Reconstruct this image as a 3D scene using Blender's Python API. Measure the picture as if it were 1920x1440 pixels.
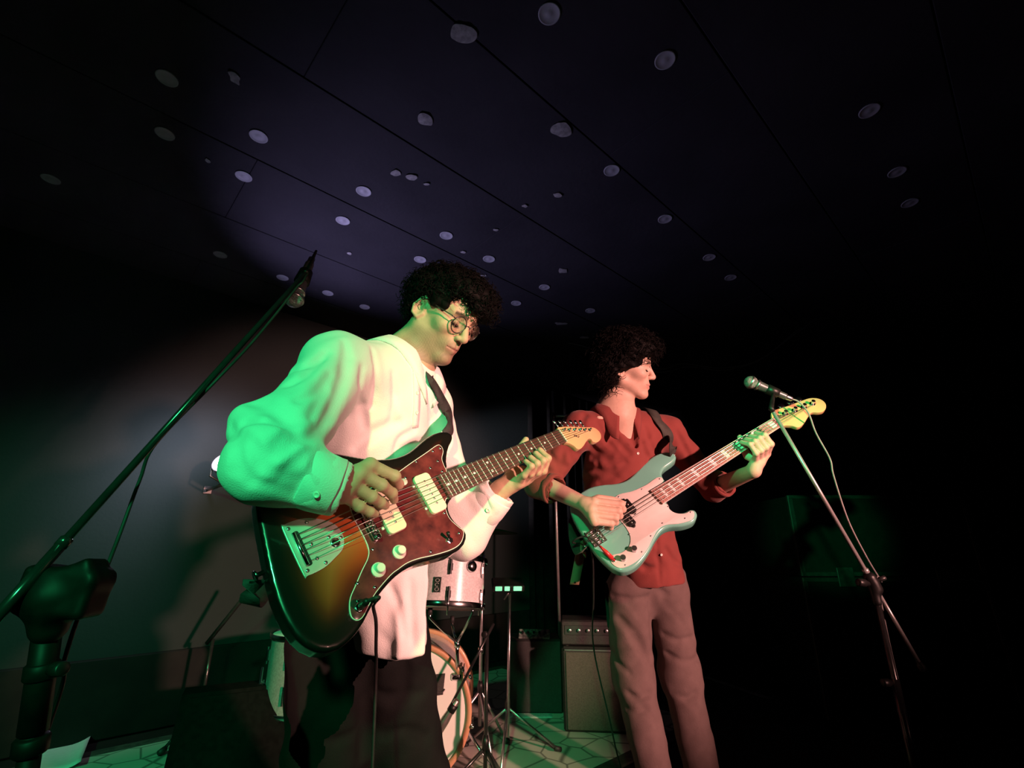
import bpy, bmesh, math, random
import numpy as np
from mathutils import Matrix, Vector, Euler

for o in list(bpy.data.objects): bpy.data.objects.remove(o)
scene = bpy.context.scene
COL = scene.collection
random.seed(7); RNG = np.random.default_rng(11)

# ------------------------------------------------------------------ camera, world, lights, exposure
FPX, CAMZ = 900.0, 0.95
TH = math.atan(310 / 900.0); CT, ST = math.cos(TH), math.sin(TH)
cam_d = bpy.data.cameras.new('camera'); cam = bpy.data.objects.new('camera', cam_d); COL.objects.link(cam)
cam_d.sensor_width = 36.0; cam_d.lens = 36.0 * FPX / 1920.0; cam_d.clip_start = 0.02
cam.location = (0, 0, CAMZ); cam.rotation_euler = (math.pi / 2 + TH, 0, 0)
scene.camera = cam

world = bpy.data.worlds.new('dark_room'); scene.world = world; world.use_nodes = True
world.node_tree.nodes['Background'].inputs['Color'].default_value = (0.5, 0.55, 0.7, 1)
world.node_tree.nodes['Background'].inputs['Strength'].default_value = 0.003

def lamp(name, kind, loc, target, energy, color, size=0.1, cone=60, blend=0.5):
    d = bpy.data.lights.new(name, kind); o = bpy.data.objects.new(name, d); COL.objects.link(o)
    d.energy = energy; d.color = color
    if kind == 'AREA': d.shape = 'DISK'; d.size = size
    else: d.shadow_soft_size = size
    if kind == 'SPOT': d.spot_size = math.radians(cone); d.spot_blend = blend
    o.location = loc
    o.rotation_euler = (Vector(target) - Vector(loc)).to_track_quat('-Z', 'Y').to_euler()
    return o
# out-of-frame green key and salmon stage lights, plus two added green fills
lamp('green_key_light', 'SPOT', (-0.28, -1.65, 2.05), (-0.42, 1.08, 1.05), 330, (0.05, 1.0, 0.32), 0.08, 28, 0.45)
lamp('added_green_headstock_fill', 'SPOT', (-1.15, -1.5, 2.25), (1.20, 2.05, 1.36), 900, (0.05, 1.0, 0.32), 0.06, 8.0, 0.6)  # added narrow fill that greens the bass headstock, no separate lamp known
lamp('added_green_left_fill', 'SPOT', (-1.9, -1.3, 2.2), (-1.85, 2.6, 0.2), 340, (0.05, 1.0, 0.36), 0.10, 50, 0.8)  # added wide fill that greens the left wall, rug and paper
lamp('salmon_stage_light', 'SPOT', (3.0, -1.6, 1.5), (3.0 - 5 * math.sin(math.radians(38.7)), -1.6 + 5 * math.cos(math.radians(38.7)), 1.12), 1620, (1.0, 0.45, 0.38), 0.09, 31, 0.5)

vs = scene.view_settings
vs.view_transform = 'Standard'; vs.look = 'None'; vs.gamma = 1.0; vs.exposure = 0.0
try: vs.use_curve_mapping = False
except Exception: pass

# ------------------------------------------------------------------ coordinates
def C(px, py, z):
    """a point seen at pixel px, py of the 1920 x 1440 frame, z metres in front of the lens"""
    x = (px - 960) / FPX * z; y = (py - 720) / FPX * z
    return np.array([x, z * CT + y * ST, CAMZ + z * ST - y * CT])
def camdir(v):
    v = np.asarray(v, float)
    return np.array([v[0], v[2] * CT + v[1] * ST, v[2] * ST - v[1] * CT])
def onto(px, py, p0, n):
    """where the sight line through a pixel meets the plane through p0 with normal n"""
    o = np.array([0, 0, CAMZ]); r = C(px, py, 1.0) - o
    t = np.dot(n, p0 - o) / np.dot(n, r); return o + r * t
def floor_at(px, py, z=0.0): return onto(px, py, np.array([0, 0, z]), np.array([0, 0, 1.0]))
def unit(v): v = np.asarray(v, float); return v / np.linalg.norm(v)
A3 = lambda *a: np.array(a, float)

# ------------------------------------------------------------------ materials
MATS = {}
def mat(name, col, rough=0.5, metal=0.0, spec=0.5, coat=0.0, noise=None, bump=None, sheen=0.0, emit=None, alpha=None, trans=0.0, attr=None, coat_rough=0.05):
    """noise = (scale, second colour, contrast) mixes colour; bump = (scale, strength)"""
    if name in MATS: return MATS[name]
    m = bpy.data.materials.new(name); m.use_nodes = True; nt = m.node_tree; N = nt.nodes; Lk = nt.links
    b = N['Principled BSDF']
    b.inputs['Base Color'].default_value = (*col, 1); b.inputs['Roughness'].default_value = rough
    b.inputs['Metallic'].default_value = metal; b.inputs['Specular IOR Level'].default_value = spec
    b.inputs['Coat Weight'].default_value = coat; b.inputs['Coat Roughness'].default_value = coat_rough
    b.inputs['Sheen Weight'].default_value = sheen
    b.inputs['Transmission Weight'].default_value = trans
    tc = N.new('ShaderNodeTexCoord')
    if attr:
        a = N.new('ShaderNodeVertexColor'); a.layer_name = attr
        src = a.outputs['Color']
        if noise:
            nz = N.new('ShaderNodeTexNoise'); nz.inputs['Scale'].default_value = noise[0]; nz.inputs['Detail'].default_value = 4
            Lk.new(tc.outputs['Object'], nz.inputs['Vector'])
            mp = N.new('ShaderNodeMapRange'); mp.inputs['From Min'].default_value = 0.3; mp.inputs['From Max'].default_value = 0.7
            mp.inputs['To Min'].default_value = noise[1]; mp.inputs['To Max'].default_value = 1.0
            Lk.new(nz.outputs['Fac'], mp.inputs['Value'])
            mx = N.new('ShaderNodeMix'); mx.data_type = 'RGBA'; mx.blend_type = 'MULTIPLY'; mx.inputs['Factor'].default_value = 1
            Lk.new(src, mx.inputs['A']); Lk.new(mp.outputs['Result'], mx.inputs['B']); src = mx.outputs['Result']
        Lk.new(src, b.inputs['Base Color'])
    elif noise:
        nz = N.new('ShaderNodeTexNoise'); nz.inputs['Scale'].default_value = noise[0]; nz.inputs['Detail'].default_value = 5
        Lk.new(tc.outputs['Object'], nz.inputs['Vector'])
        r = N.new('ShaderNodeValToRGB'); c = noise[2] if len(noise) > 2 else 0.15
        r.color_ramp.elements[0].position = 0.5 - c; r.color_ramp.elements[0].color = (*col, 1)
        r.color_ramp.elements[1].position = 0.5 + c; r.color_ramp.elements[1].color = (*noise[1], 1)
        Lk.new(nz.outputs['Fac'], r.inputs['Fac']); Lk.new(r.outputs['Color'], b.inputs['Base Color'])
    if bump:
        nb = N.new('ShaderNodeTexNoise'); nb.inputs['Scale'].default_value = bump[0]; nb.inputs['Detail'].default_value = 3
        Lk.new(tc.outputs['Object'], nb.inputs['Vector'])
        bp = N.new('ShaderNodeBump'); bp.inputs['Strength'].default_value = bump[1]; bp.inputs['Distance'].default_value = 0.004
        Lk.new(nb.outputs['Fac'], bp.inputs['Height']); Lk.new(bp.outputs['Normal'], b.inputs['Normal'])
    if emit:
        b.inputs['Emission Color'].default_value = (*emit[0], 1); b.inputs['Emission Strength'].default_value = emit[1]
    if alpha is not None: b.inputs['Alpha'].default_value = alpha
    MATS[name] = m; return m

def M(name): return MATS[name]
mat('chrome', (0.75, 0.75, 0.77), 0.16, 1.0)
mat('satin_steel', (0.55, 0.55, 0.57), 0.32, 1.0, noise=(60, (0.45, 0.45, 0.47)))
mat('black_metal', (0.02, 0.02, 0.022), 0.35, 0.0, 0.6, noise=(40, (0.03, 0.03, 0.03)))
mat('black_plastic', (0.005, 0.005, 0.0055), 0.42, spec=0.4, noise=(30, (0.009, 0.009, 0.009)))
mat('black_rubber', (0.012, 0.012, 0.012), 0.6, noise=(50, (0.02, 0.02, 0.02)))
mat('black_cloth', (0.006, 0.006, 0.007), 0.95, spec=0.1, noise=(20, (0.012, 0.012, 0.012)), bump=(300, 0.2))
mat('white_plastic', (0.82, 0.80, 0.72), 0.3, noise=(20, (0.78, 0.76, 0.68)))
mat('paper', (0.75, 0.75, 0.76), 0.8, noise=(40, (0.7, 0.7, 0.72)))

# ------------------------------------------------------------------ objects
PINV = {}
def tag(o, label=None, cat=None, group=None, kind=None):
    if label: o['label'] = label
    if cat: o['category'] = cat
    if group: o['group'] = group
    if kind: o['kind'] = kind
    return o
def thing(name, label, cat, loc=(0, 0, 0), group=None, mtx=None):
    o = bpy.data.objects.new(name, None); COL.objects.link(o); o.empty_display_size = 0.05
    mw = mtx if mtx is not None else Matrix.Translation(Vector(loc))
    o.matrix_world = mw; PINV[o.name] = np.array(mw.inverted()); tag(o, label, cat, group); return o
def add_mesh(name, V, F, material, parent=None, smooth=True, loc=None):
    """V in world coordinates; joins the parent's frame when there is one"""
    V = np.asarray(V, float).reshape(-1, 3)
    me = bpy.data.meshes.new(name)
    if parent is not None:
        mi = PINV[parent.name]; V = V @ mi[:3, :3].T + mi[:3, 3]
    elif loc is not None: V = V - np.asarray(loc, float)
    if isinstance(F, np.ndarray):
        n, k = F.shape
        me.vertices.add(len(V)); me.vertices.foreach_set('co', V.astype(np.float32).ravel())
        me.loops.add(n * k); me.loops.foreach_set('vertex_index', F.astype(np.int32).ravel())
        me.polygons.add(n); me.polygons.foreach_set('loop_start', np.arange(0, n * k, k, dtype=np.int32))
        me.update(calc_edges=True)
    else:
        me.from_pydata(V.tolist(), [], F)
    me.validate()
    if smooth: me.polygons.foreach_set('use_smooth', [True] * len(me.polygons))
    if material is not None: me.materials.append(M(material) if isinstance(material, str) else material)
    o = bpy.data.objects.new(name, me); COL.objects.link(o)
    if parent is not None:
        o.parent = parent; PINV[o.name] = PINV[parent.name]
    elif loc is not None:
        o.location = loc; PINV[o.name] = np.array(Matrix.Translation(Vector(loc)).inverted())
    else: PINV[o.name] = np.eye(4)
    return o
class MB:
    """collects shapes into one mesh"""
    def __init__(s): s.V = []; s.F = []; s.n = 0
    def add(s, V, F):
        V = np.asarray(V, float); s.V.append(V); s.F += [[i + s.n for i in f] for f in F]; s.n += len(V); return s
    def build(s, name, material, parent=None, smooth=True, loc=None):
        return add_mesh(name, np.concatenate(s.V), s.F, material, parent, smooth, loc)
def frame(z, x=None):
    z = unit(z); x = A3(1, 0, 0) if x is None else np.asarray(x, float)
    if abs(np.dot(unit(x), z)) > 0.98: x = A3(0, 1, 0) if abs(z[1]) < 0.9 else A3(1, 0, 0)
    x = unit(x - z * np.dot(x, z)); return np.array([x, np.cross(z, x), z])
def tube(path, r, n=10, cap=True, flat=1.0, updir=None):
    """sweep a circle (or ellipse, flat<1) along a path; r scalar or per point"""
    P = np.asarray(path, float); m = len(P); r = np.full(m, r) if np.isscalar(r) else np.asarray(r, float)
    T = np.gradient(P, axis=0); T /= np.linalg.norm(T, axis=1)[:, None] + 1e-12
    x = frame(T[0], updir)[0]; V = []
    for i in range(m):
        x = x - T[i] * np.dot(x, T[i]); x = unit(x); y = np.cross(T[i], x)
        a = np.arange(n) * 2 * math.pi / n
        V.append(P[i] + r[i] * (np.cos(a)[:, None] * x + flat * np.sin(a)[:, None] * y))
    V = np.concatenate(V)
    F = [[i * n + j, i * n + (j + 1) % n, (i + 1) * n + (j + 1) % n, (i + 1) * n + j] for i in range(m - 1) for j in range(n)]
    if cap: F += [list(range(n))[::-1], [(m - 1) * n + j for j in range(n)]]
    return V, F
def lathe(p0, axis, prof, n=24, x=None):
    """prof: (height along the axis, radius)"""
    fx, fy, fz = frame(axis, x); a = np.arange(n) * 2 * math.pi / n; V = []
    for h, r in prof: V.append(p0 + fz * h + max(r, 1e-5) * (np.cos(a)[:, None] * fx + np.sin(a)[:, None] * fy))
    V = np.concatenate(V); m = len(prof)
    F = [[i * n + j, i * n + (j + 1) % n, (i + 1) * n + (j + 1) % n, (i + 1) * n + j] for i in range(m - 1) for j in range(n)]
    F += [list(range(n))[::-1], [(m - 1) * n + j for j in range(n)]]
    return V, F
def box(c, size, R=None, bev=0.0):
    """bevelled box; R rows are its axes"""
    R = np.eye(3) if R is None else np.asarray(R); s = np.asarray(size, float) / 2; b = min(bev, s.min() * 0.9)
    if b <= 0:
        V = np.array([[x, y, z] for x in (-1, 1) for y in (-1, 1) for z in (-1, 1)]) * s
        F = [[0, 1, 3, 2], [4, 6, 7, 5], [0, 4, 5, 1], [2, 3, 7, 6], [0, 2, 6, 4], [1, 5, 7, 3]]
        return V @ R + np.asarray(c), F
    V = []
    idx = {}
    for x in (-1, 1):
        for y in (-1, 1):
            for z in (-1, 1):
                for ax in range(3):
                    q = np.array([x, y, z]) * (s - b); q[ax] += (x, y, z)[ax] * b; idx[(x, y, z, ax)] = len(V); V.append(q)
    F = []
    for ax in range(3):
        o1, o2 = [i for i in range(3) if i != ax]
        for sg in (-1, 1):
            q = []
            for a_, b_ in ((-1, -1), (1, -1), (1, 1), (-1, 1)):
                k = [0, 0, 0]; k[ax] = sg; k[o1] = a_; k[o2] = b_; q.append(idx[(*k, ax)])
            F.append(q)
    for ax in range(3):
        o1, o2 = [i for i in range(3) if i != ax]
        for a_ in (-1, 1):
            for b_ in (-1, 1):
                k0 = [0, 0, 0]; k0[o1] = a_; k0[o2] = b_; k1 = list(k0); k0[ax] = -1; k1[ax] = 1
                F.append([idx[(*k0, o1)], idx[(*k1, o1)], idx[(*k1, o2)], idx[(*k0, o2)]])
    for x in (-1, 1):
        for y in (-1, 1):
            for z in (-1, 1): F.append([idx[(x, y, z, i)] for i in range(3)])
    return np.array(V) @ R + np.asarray(c), F
def catmull(P, n=6, closed=True):
    P = np.asarray(P, float); m = len(P); out = []
    for i in range(m if closed else m - 1):
        if closed: p0, p1, p2, p3 = P[i - 1], P[i], P[(i + 1) % m], P[(i + 2) % m]
        else: p0, p1, p2, p3 = P[max(i - 1, 0)], P[i], P[i + 1], P[min(i + 2, m - 1)]
        for t in np.arange(n) / n:
            out.append(0.5 * (2 * p1 + (p2 - p0) * t + (2 * p0 - 5 * p1 + 4 * p2 - p3) * t * t + (3 * p1 - p0 - 3 * p2 + p3) * t ** 3))
    if not closed: out.append(P[-1])
    return np.array(out)
def inset(P, d):
    """move a closed 2D outline inwards by d"""
    area = 0.5 * np.sum(P[:, 0] * np.roll(P[:, 1], -1) - np.roll(P[:, 0], -1) * P[:, 1])
    t = np.roll(P, -1, 0) - np.roll(P, 1, 0); t /= np.linalg.norm(t, axis=1)[:, None] + 1e-12
    nrm = np.stack([-t[:, 1], t[:, 0]], 1) * np.sign(area)
    return P + nrm * d
def slab(P, h0, h1, r0=0.0, r1=0.0, steps=4):
    """extruded outline with rounded edges, local x, y, h"""
    P = np.asarray(P, float)
    area = 0.5 * np.sum(P[:, 0] * np.roll(P[:, 1], -1) - np.roll(P[:, 0], -1) * P[:, 1])
    if area < 0: P = P[::-1]
    rings = []
    if r0 > 0:
        for k in range(steps + 1):
            a = math.pi / 2 * k / steps; rings.append((inset(P, r0 * (1 - math.sin(a))), h0 + r0 * (1 - math.cos(a))))
    else: rings.append((P, h0))
    if r1 > 0:
        for k in range(steps + 1):
            a = math.pi / 2 * k / steps; rings.append((inset(P, r1 * (1 - math.cos(a))), h1 - r1 * (1 - math.sin(a))))
    else: rings.append((P, h1))
    n = len(P); V = np.concatenate([np.column_stack([q, np.full(n, h)]) for q, h in rings]); m = len(rings)
    F = [[i * n + j, i * n + (j + 1) % n, (i + 1) * n + (j + 1) % n, (i + 1) * n + j] for i in range(m - 1) for j in range(n)]
    F += [list(range(n))[::-1], [(m - 1) * n + j for j in range(n)]]
    return V, F
def sharp(o, ang=40):
    me = o.data
    try: me.set_sharp_from_angle(angle=math.radians(ang))
    except Exception: pass
    return o
def copy_tree(o, parent=None, loc=None):
    c = o.copy(); COL.objects.link(c)
    if parent is not None: c.parent = parent
    if loc is not None: c.location = loc
    for ch in list(o.children): copy_tree(ch, c)
    return c

# ------------------------------------------------------------------ implicit surfaces for bodies and cloth
def smin(a, b, k):
    if k <= 0: return np.minimum(a, b)
    h = np.maximum(k - np.abs(a - b), 0) / k
    return np.minimum(a, b) - h * h * k * 0.25
def cap(a, b, ra, rb, flat=None):
    a = np.asarray(a, np.float32); b = np.asarray(b, np.float32); ba = b - a; L2 = max(float(ba @ ba), 1e-9)
    if flat is not None: fd = unit(flat[0]).astype(np.float32); fs = float(flat[1])
    def f(P):
        pa = P - a; t = np.clip(pa @ ba / L2, 0, 1); q = pa - t[:, None] * ba; r = ra + (rb - ra) * t
        if flat is None: return np.sqrt(np.einsum('ij,ij->i', q, q)) - r
        c = q @ fd; d2 = np.einsum('ij,ij->i', q, q) + c * c * (1 / (fs * fs) - 1)
        return (np.sqrt(d2) - r) * min(fs, 1.0)
    return f
def ell(c, rad, R=None):
    c = np.asarray(c, np.float32); rad = np.asarray(rad, np.float32); R = np.eye(3) if R is None else np.asarray(R); R = R.astype(np.float32)
    def f(P):
        q = (P - c) @ R.T; k0 = np.sqrt(((q / rad) ** 2).sum(1)); k1 = np.sqrt(((q / rad ** 2) ** 2).sum(1)) + 1e-6
        return k0 * (k0 - 1) / k1
    return f
def rbox(c, half, r, R=None):
    c = np.asarray(c, np.float32); half = np.asarray(half, np.float32) - r; R = np.eye(3) if R is None else np.asarray(R); R = R.astype(np.float32)
    def f(P):
        q = np.abs((P - c) @ R.T) - half
        return np.sqrt((np.maximum(q, 0) ** 2).sum(1)) + np.minimum(q.max(1), 0) - r
    return f
def chain(P, R_):
    """union of capsules through points"""
    fs = [cap(P[i], P[i + 1], R_[i], R_[i + 1]) for i in range(len(P) - 1)]
    def f(Q):
        d = fs[0](Q)
        for g in fs[1:]: d = np.minimum(d, g(Q))
        return d
    return f
def half(p, n):
    """half space: inside on the side the normal points away from"""
    p = np.asarray(p, np.float32); n = unit(n).astype(np.float32)
    return lambda P: (P - p) @ n
class SDF:
    def __init__(s): s.ops = []; s.disp = None
    def u(s, f, k=0.02): s.ops.append(('u', f, k)); return s
    def sub(s, f, k=0.01): s.ops.append(('s', f, k)); return s
    def cut(s, f, k=0.0): s.ops.append(('i', f, k)); return s
    def ev(s, P, keep=None):
        P = np.asarray(P, np.float32); d = np.full(len(P), 10.0, np.float32)
        for i, (o, f, k) in enumerate(s.ops):
            if keep is not None and not keep[i]: continue
            v = f(P)
            if o == 'u': d = smin(d, v, k)
            elif o == 's': d = -smin(-d, v, k)
            else: d = -smin(-d, -v, k)
        if s.disp is not None: d = d + s.disp(P)
        return d
    def hit(s, px, py, z0=0.3, z1=3.2):
        """first point of the surface along the sight line through a pixel"""
        o = np.array([0, 0, CAMZ]); r = C(px, py, 1.0) - o; rn = np.linalg.norm(r); t = z0
        for i in range(120):
            d = float(s.ev((o + r * t)[None])[0])
            if d < 0.0006: return o + r * t
            t += max(d * 0.75, 0.0006) / rn
            if t > z1: return None
        return o + r * t
    def mesh(s, lo, hi, h, dmax=0.0):
        B = 16; lo = np.asarray(lo, float) - 2 * h; nb = np.ceil((np.asarray(hi) + 2 * h - lo) / (B * h)).astype(int)
        I = np.stack(np.meshgrid(*[np.arange(k) for k in nb], indexing='ij'), -1).reshape(-1, 3)
        cen = (lo + (I + 0.5) * B * h).astype(np.float32); Rb = B * h * math.sqrt(3) / 2
        vals = np.stack([f(cen) for _, f, _ in s.ops], 0); d = s.ev(cen)
        act = np.abs(d) < Rb * 1.35 + dmax
        umin = np.min(np.where(np.array([o == 'u' for o, _, _ in s.ops])[:, None], vals, 9), 0)
        g = np.arange(B + 1); gx, gy, gz = np.meshgrid(g, g, g, indexing='ij'); loc = np.stack([gx, gy, gz], -1).reshape(-1, 3)
        N = nb * B + 2; VV = []; ID = []; QQ = []
        cor = np.array([[0, 0, 0], [1, 0, 0], [0, 1, 0], [1, 1, 0], [0, 0, 1], [1, 0, 1], [0, 1, 1], [1, 1, 1]])
        edges = [(0, 1), (2, 3), (4, 5), (6, 7), (0, 2), (1, 3), (4, 6), (5, 7), (0, 4), (1, 5), (2, 6), (3, 7)]
        gid = lambda c: ((c[..., 0] + 1) * N[1] + (c[..., 1] + 1)) * N[2] + c[..., 2] + 1
        for bi in np.nonzero(act)[0]:
            base = I[bi] * B
            keep = []
            for i, (o, _, k) in enumerate(s.ops):
                v = vals[i, bi]
                if o == 'u': keep.append(v < max(umin[bi], -Rb) + 2.2 * Rb + k * 1.2 + dmax)
                elif o == 's': keep.append(v < 2.2 * Rb + k)
                else: keep.append(v > -2.2 * Rb - k)
            P = lo + (base + loc) * h
            V = s.ev(P, keep).reshape(B + 1, B + 1, B + 1); S = V < 0
            if S.all() or not S.any(): continue
            cs = [S[c[0]:c[0] + B, c[1]:c[1] + B, c[2]:c[2] + B] for c in cor]; cnt = sum(c.astype(np.int8) for c in cs)
            cells = np.argwhere((cnt > 0) & (cnt < 8))
            cv = np.stack([V[cells[:, 0] + c[0], cells[:, 1] + c[1], cells[:, 2] + c[2]] for c in cor], 1)
            acc = np.zeros((len(cells), 3)); num = np.zeros(len(cells))
            for a, b in edges:
                va, vb = cv[:, a], cv[:, b]; x = (va < 0) != (vb < 0); t = np.where(x, va / np.where(x, va - vb, 1), 0)
                acc += np.where(x[:, None], cor[a] + t[:, None] * (cor[b] - cor[a]), 0); num += x
            VV.append(lo + (base + cells + acc / num[:, None]) * h); ID.append(gid(base + cells))
            for ax in range(3):
                sl0 = [slice(0, B)] * 3; sl1 = list(sl0); sl1[ax] = slice(1, B + 1)
                a = S[tuple(sl0)]; b = S[tuple(sl1)]; e = np.argwhere(a != b)
                if not len(e): continue
                ins = a[e[:, 0], e[:, 1], e[:, 2]]; o1, o2 = (ax + 1) % 3, (ax + 2) % 3
                c = base + e; q = []
                for d1, d2 in ((1, 1), (0, 1), (0, 0), (1, 0)):
                    cc = c.copy(); cc[:, o1] -= d1; cc[:, o2] -= d2; q.append(gid(cc))
                q = np.stack(q, 1); q[~ins] = q[~ins][:, ::-1]; QQ.append(q)
        V = np.concatenate(VV); ID = np.concatenate(ID); Q = np.concatenate(QQ)
        order = np.argsort(ID); sid = ID[order]; pos = np.searchsorted(sid, Q); pos = np.clip(pos, 0, len(sid) - 1)
        ok = (sid[pos] == Q).all(1); F = order[pos][ok]
        return V, F
def laplace(V, F, it=2, lam=0.5):
    for _ in range(it):
        acc = np.zeros_like(V); num = np.zeros(len(V))
        for i in range(4):
            for j in (1, 3):
                num += np.bincount(F[:, i], minlength=len(V))
                for k in range(3): acc[:, k] += np.bincount(F[:, i], weights=V[F[:, (i + j) % 4], k], minlength=len(V))
        V = V * (1 - lam) + lam * acc / np.maximum(num, 1)[:, None]
    return V
def vcolor(o, cols, name='Col'):
    a = o.data.color_attributes.new(name, 'FLOAT_COLOR', 'POINT')
    a.data.foreach_set('color', np.column_stack([cols, np.ones(len(cols))]).astype(np.float32).ravel())

# ================================================================== THE ROOM
CEIL = 2.70
WA = floor_at(350, 1355); WD = unit(camdir(((1983 - 960) / FPX, 310 / FPX, 1.0)) * A3(1, 1, 0)); WN = A3(WD[1], -WD[0], 0)   # wall point, direction, normal into the room
def wl(t, q, z=0.0): p = WA + WD * t + WN * q; return A3(p[0], p[1], z)
mat('wall_paint', (0.020, 0.028, 0.029), 0.8, spec=0.10, noise=(3, (0.024, 0.033, 0.034), 0.3), bump=(60, 0.25))
mat('black_paint', (0.010, 0.010, 0.011), 0.8, spec=0.15, noise=(4, (0.014, 0.014, 0.014), 0.3), bump=(40, 0.2))
mat('skirting_black', (0.006, 0.006, 0.007), 0.8, spec=0.2, noise=(9, (0.01, 0.01, 0.01)))
mat('ceiling_black', (0.012, 0.0115, 0.014), 0.88, spec=0.12, noise=(2.5, (0.024, 0.0225, 0.027), 0.3), bump=(35, 0.5))
mat('stage_floor', (0.010, 0.010, 0.010), 0.7, spec=0.25, noise=(6, (0.018, 0.017, 0.016), 0.3), bump=(50, 0.2))
wq = [wl(-7, 0), wl(5.0, 0), wl(5.0, 6.0), wl(-7, 9.0)]
V, F = slab([(p[0], p[1]) for p in wq], -0.12, 0.0); o = add_mesh('floor', V, F, 'stage_floor', smooth=False); tag(o, kind='structure')
def wall(name, p0, p1, n, material, z0=0.0, z1=CEIL, th=0.12):
    V = [p0 + A3(0, 0, z0), p1 + A3(0, 0, z0), p1 + A3(0, 0, z1), p0 + A3(0, 0, z1)]; V += [v - n * th for v in V]
    o = add_mesh(name, V, [[0, 1, 2, 3], [7, 6, 5, 4], [0, 4, 5, 1], [1, 5, 6, 2], [2, 6, 7, 3], [3, 7, 4, 0]], material, smooth=False)
    return tag(o, kind='structure')
wall('wall_left', wl(-7, 0), wl(5.0, 0), WN, 'wall_paint')
wall('wall_back', wl(5.0, -0.12), wl(5.0, 6.0), -WD, 'black_paint')
b = MB(); b.add(*box((wl(-7, 0.02, 0.2) + wl(5, 0.02, 0.2)) / 2, (12, 0.036, 0.385), np.array([WD, WN, A3(0, 0, 1)]), 0.006))
tag(b.build('baseboard_left', 'skirting_black', smooth=False), kind='structure')
# ceiling: a slab with boards nailed under it, seams running along the wall
V, F = slab([(p[0], p[1]) for p in [wl(-7, -0.1), wl(5.1, -0.1), wl(5.1, 6.1), wl(-7, 9.1)]], CEIL + 0.012, CEIL + 0.15)
ceil_o = add_mesh('ceiling', V, F, 'black_paint', smooth=False); tag(ceil_o, kind='structure')
cn = A3(0, 0, 1.0); cz = A3(0, 0, CEIL)
s1 = np.dot(onto(700, 405, cz, cn) - WA, WN); s2 = np.dot(onto(857, 325, cz, cn) - WA, WN)
pw = max(s2 - s1, 0.35)
k0 = s1 - math.ceil(s1 / pw) * pw
for i in range(14):
    q0 = k0 + i * pw; q1 = q0 + pw
    if q1 < 0.05 or q0 > 6: continue
    q0 = max(q0, 0.0)
    for j in range(4):
        t0 = -6.6 + j * 3.05 + (i % 2) * 1.2; t1 = t0 + 3.05
        V, F = box(wl((t0 + t1) / 2, (q0 + q1) / 2, CEIL + 0.006), (t1 - t0 - 0.0015, q1 - q0 - 0.005, 0.012), np.array([WD, WN, cn]), 0.0025)
        add_mesh('ceiling_panel', V, F, 'ceiling_black', ceil_o, smooth=False)
# pale perforated insulation discs and torn scraps left on the ceiling
m = mat('disc_metal', (0.30, 0.30, 0.32), 0.6, spec=0.4)
nt = m.node_tree; N = nt.nodes; tc = N.new('ShaderNodeTexCoord'); vo = N.new('ShaderNodeTexVoronoi'); vo.inputs['Scale'].default_value = 105; vo.inputs['Randomness'].default_value = 0.15
rp = N.new('ShaderNodeValToRGB'); rp.color_ramp.elements[0].position = 0.22; rp.color_ramp.elements[0].color = (0.05, 0.05, 0.055, 1)
rp.color_ramp.elements[1].position = 0.36; rp.color_ramp.elements[1].color = (0.22, 0.22, 0.235, 1)
nt.links.new(tc.outputs['Object'], vo.inputs['Vector']); nt.links.new(vo.outputs['Distance'], rp.inputs['Fac']); nt.links.new(rp.outputs['Color'], N['Principled BSDF'].inputs['Base Color'])
mat('torn_paper', (0.14, 0.135, 0.13), 0.9, noise=(60, (0.24, 0.23, 0.22)), spec=0.1)
disc_lbl = 'pale perforated round disc fixed flat on the dark ceiling'
def round_disc(px, py, r=0.039):
    p = onto(px, py, cz, cn)
    V, F = lathe(p, (0, 0, -1), [(0, r), (0.003, r), (0.0045, r * 0.95), (0.0045, r * 0.88), (0.003, r * 0.82), (0.003, r * 0.3), (0.0042, r * 0.22), (0.0042, 0.0)], 28)
    o = add_mesh('ceiling_disc', V, F, 'disc_metal', loc=p); tag(o, disc_lbl, 'ceiling disc', 'perforated discs on the ceiling')
for a in [(313, 146), (309, 250), (485, 255), (457, 330), (682, 358), (643, 413), (837, 441), (788, 486), (1147, 319), (1247, 410), (413, 477), (917, 485), (1021, 538),
          (968, 568), (1107, 582), (684, 575), (615, 549), (1682, 322), (1706, 380), (1630, 207), (95, 335), (1370, 520), (1330, 482), (1247, 112), (1030, 25), (530, 520)]:
    round_disc(*a)
def scrap(px, py, w, h, seed):
    r = random.Random(seed); p = onto(px, py, cz, cn); n = 9; P = []
    for i in range(n):
        a = 2 * math.pi * i / n; k = r.uniform(0.72, 1.1); P.append((p[0] + w * k * math.cos(a), p[1] + h * k * math.sin(a)))
    V, F = slab(catmull(P, 5), CEIL - 0.004, CEIL, 0.001, 0); V[:, 2] -= np.abs(np.sin(V[:, 0] * 90 + seed) * np.sin(V[:, 1] * 70)) * 0.003 * (V[:, 2] < CEIL - 0.001)
    o = add_mesh('ceiling_scrap', V, F, 'torn_paper', loc=p); tag(o, 'torn pale scrap stuck to the dark ceiling', 'scrap', 'torn scraps on the ceiling')
for i, a in enumerate([(868, 62, .05, .04), (1053, 242, .055, .04), (797, 223, .03, .04), (742, 323, .03, .022), (772, 332, .035, .022), (800, 344, .016, .01), (1045, 365, .024, .02), (984, 385, .018, .014),
                       (1055, 507, .035, .03), (1052, 606, .06, .022), (930, 430, .016, .012), (655, 474, .016, .014), (868, 472, .02, .014), (905, 516, .03, .014), (1096, 632, .05, .02), (440, 145, .02, .03), (390, 300, .012, .016)]):
    scrap(*a, i)
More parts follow.
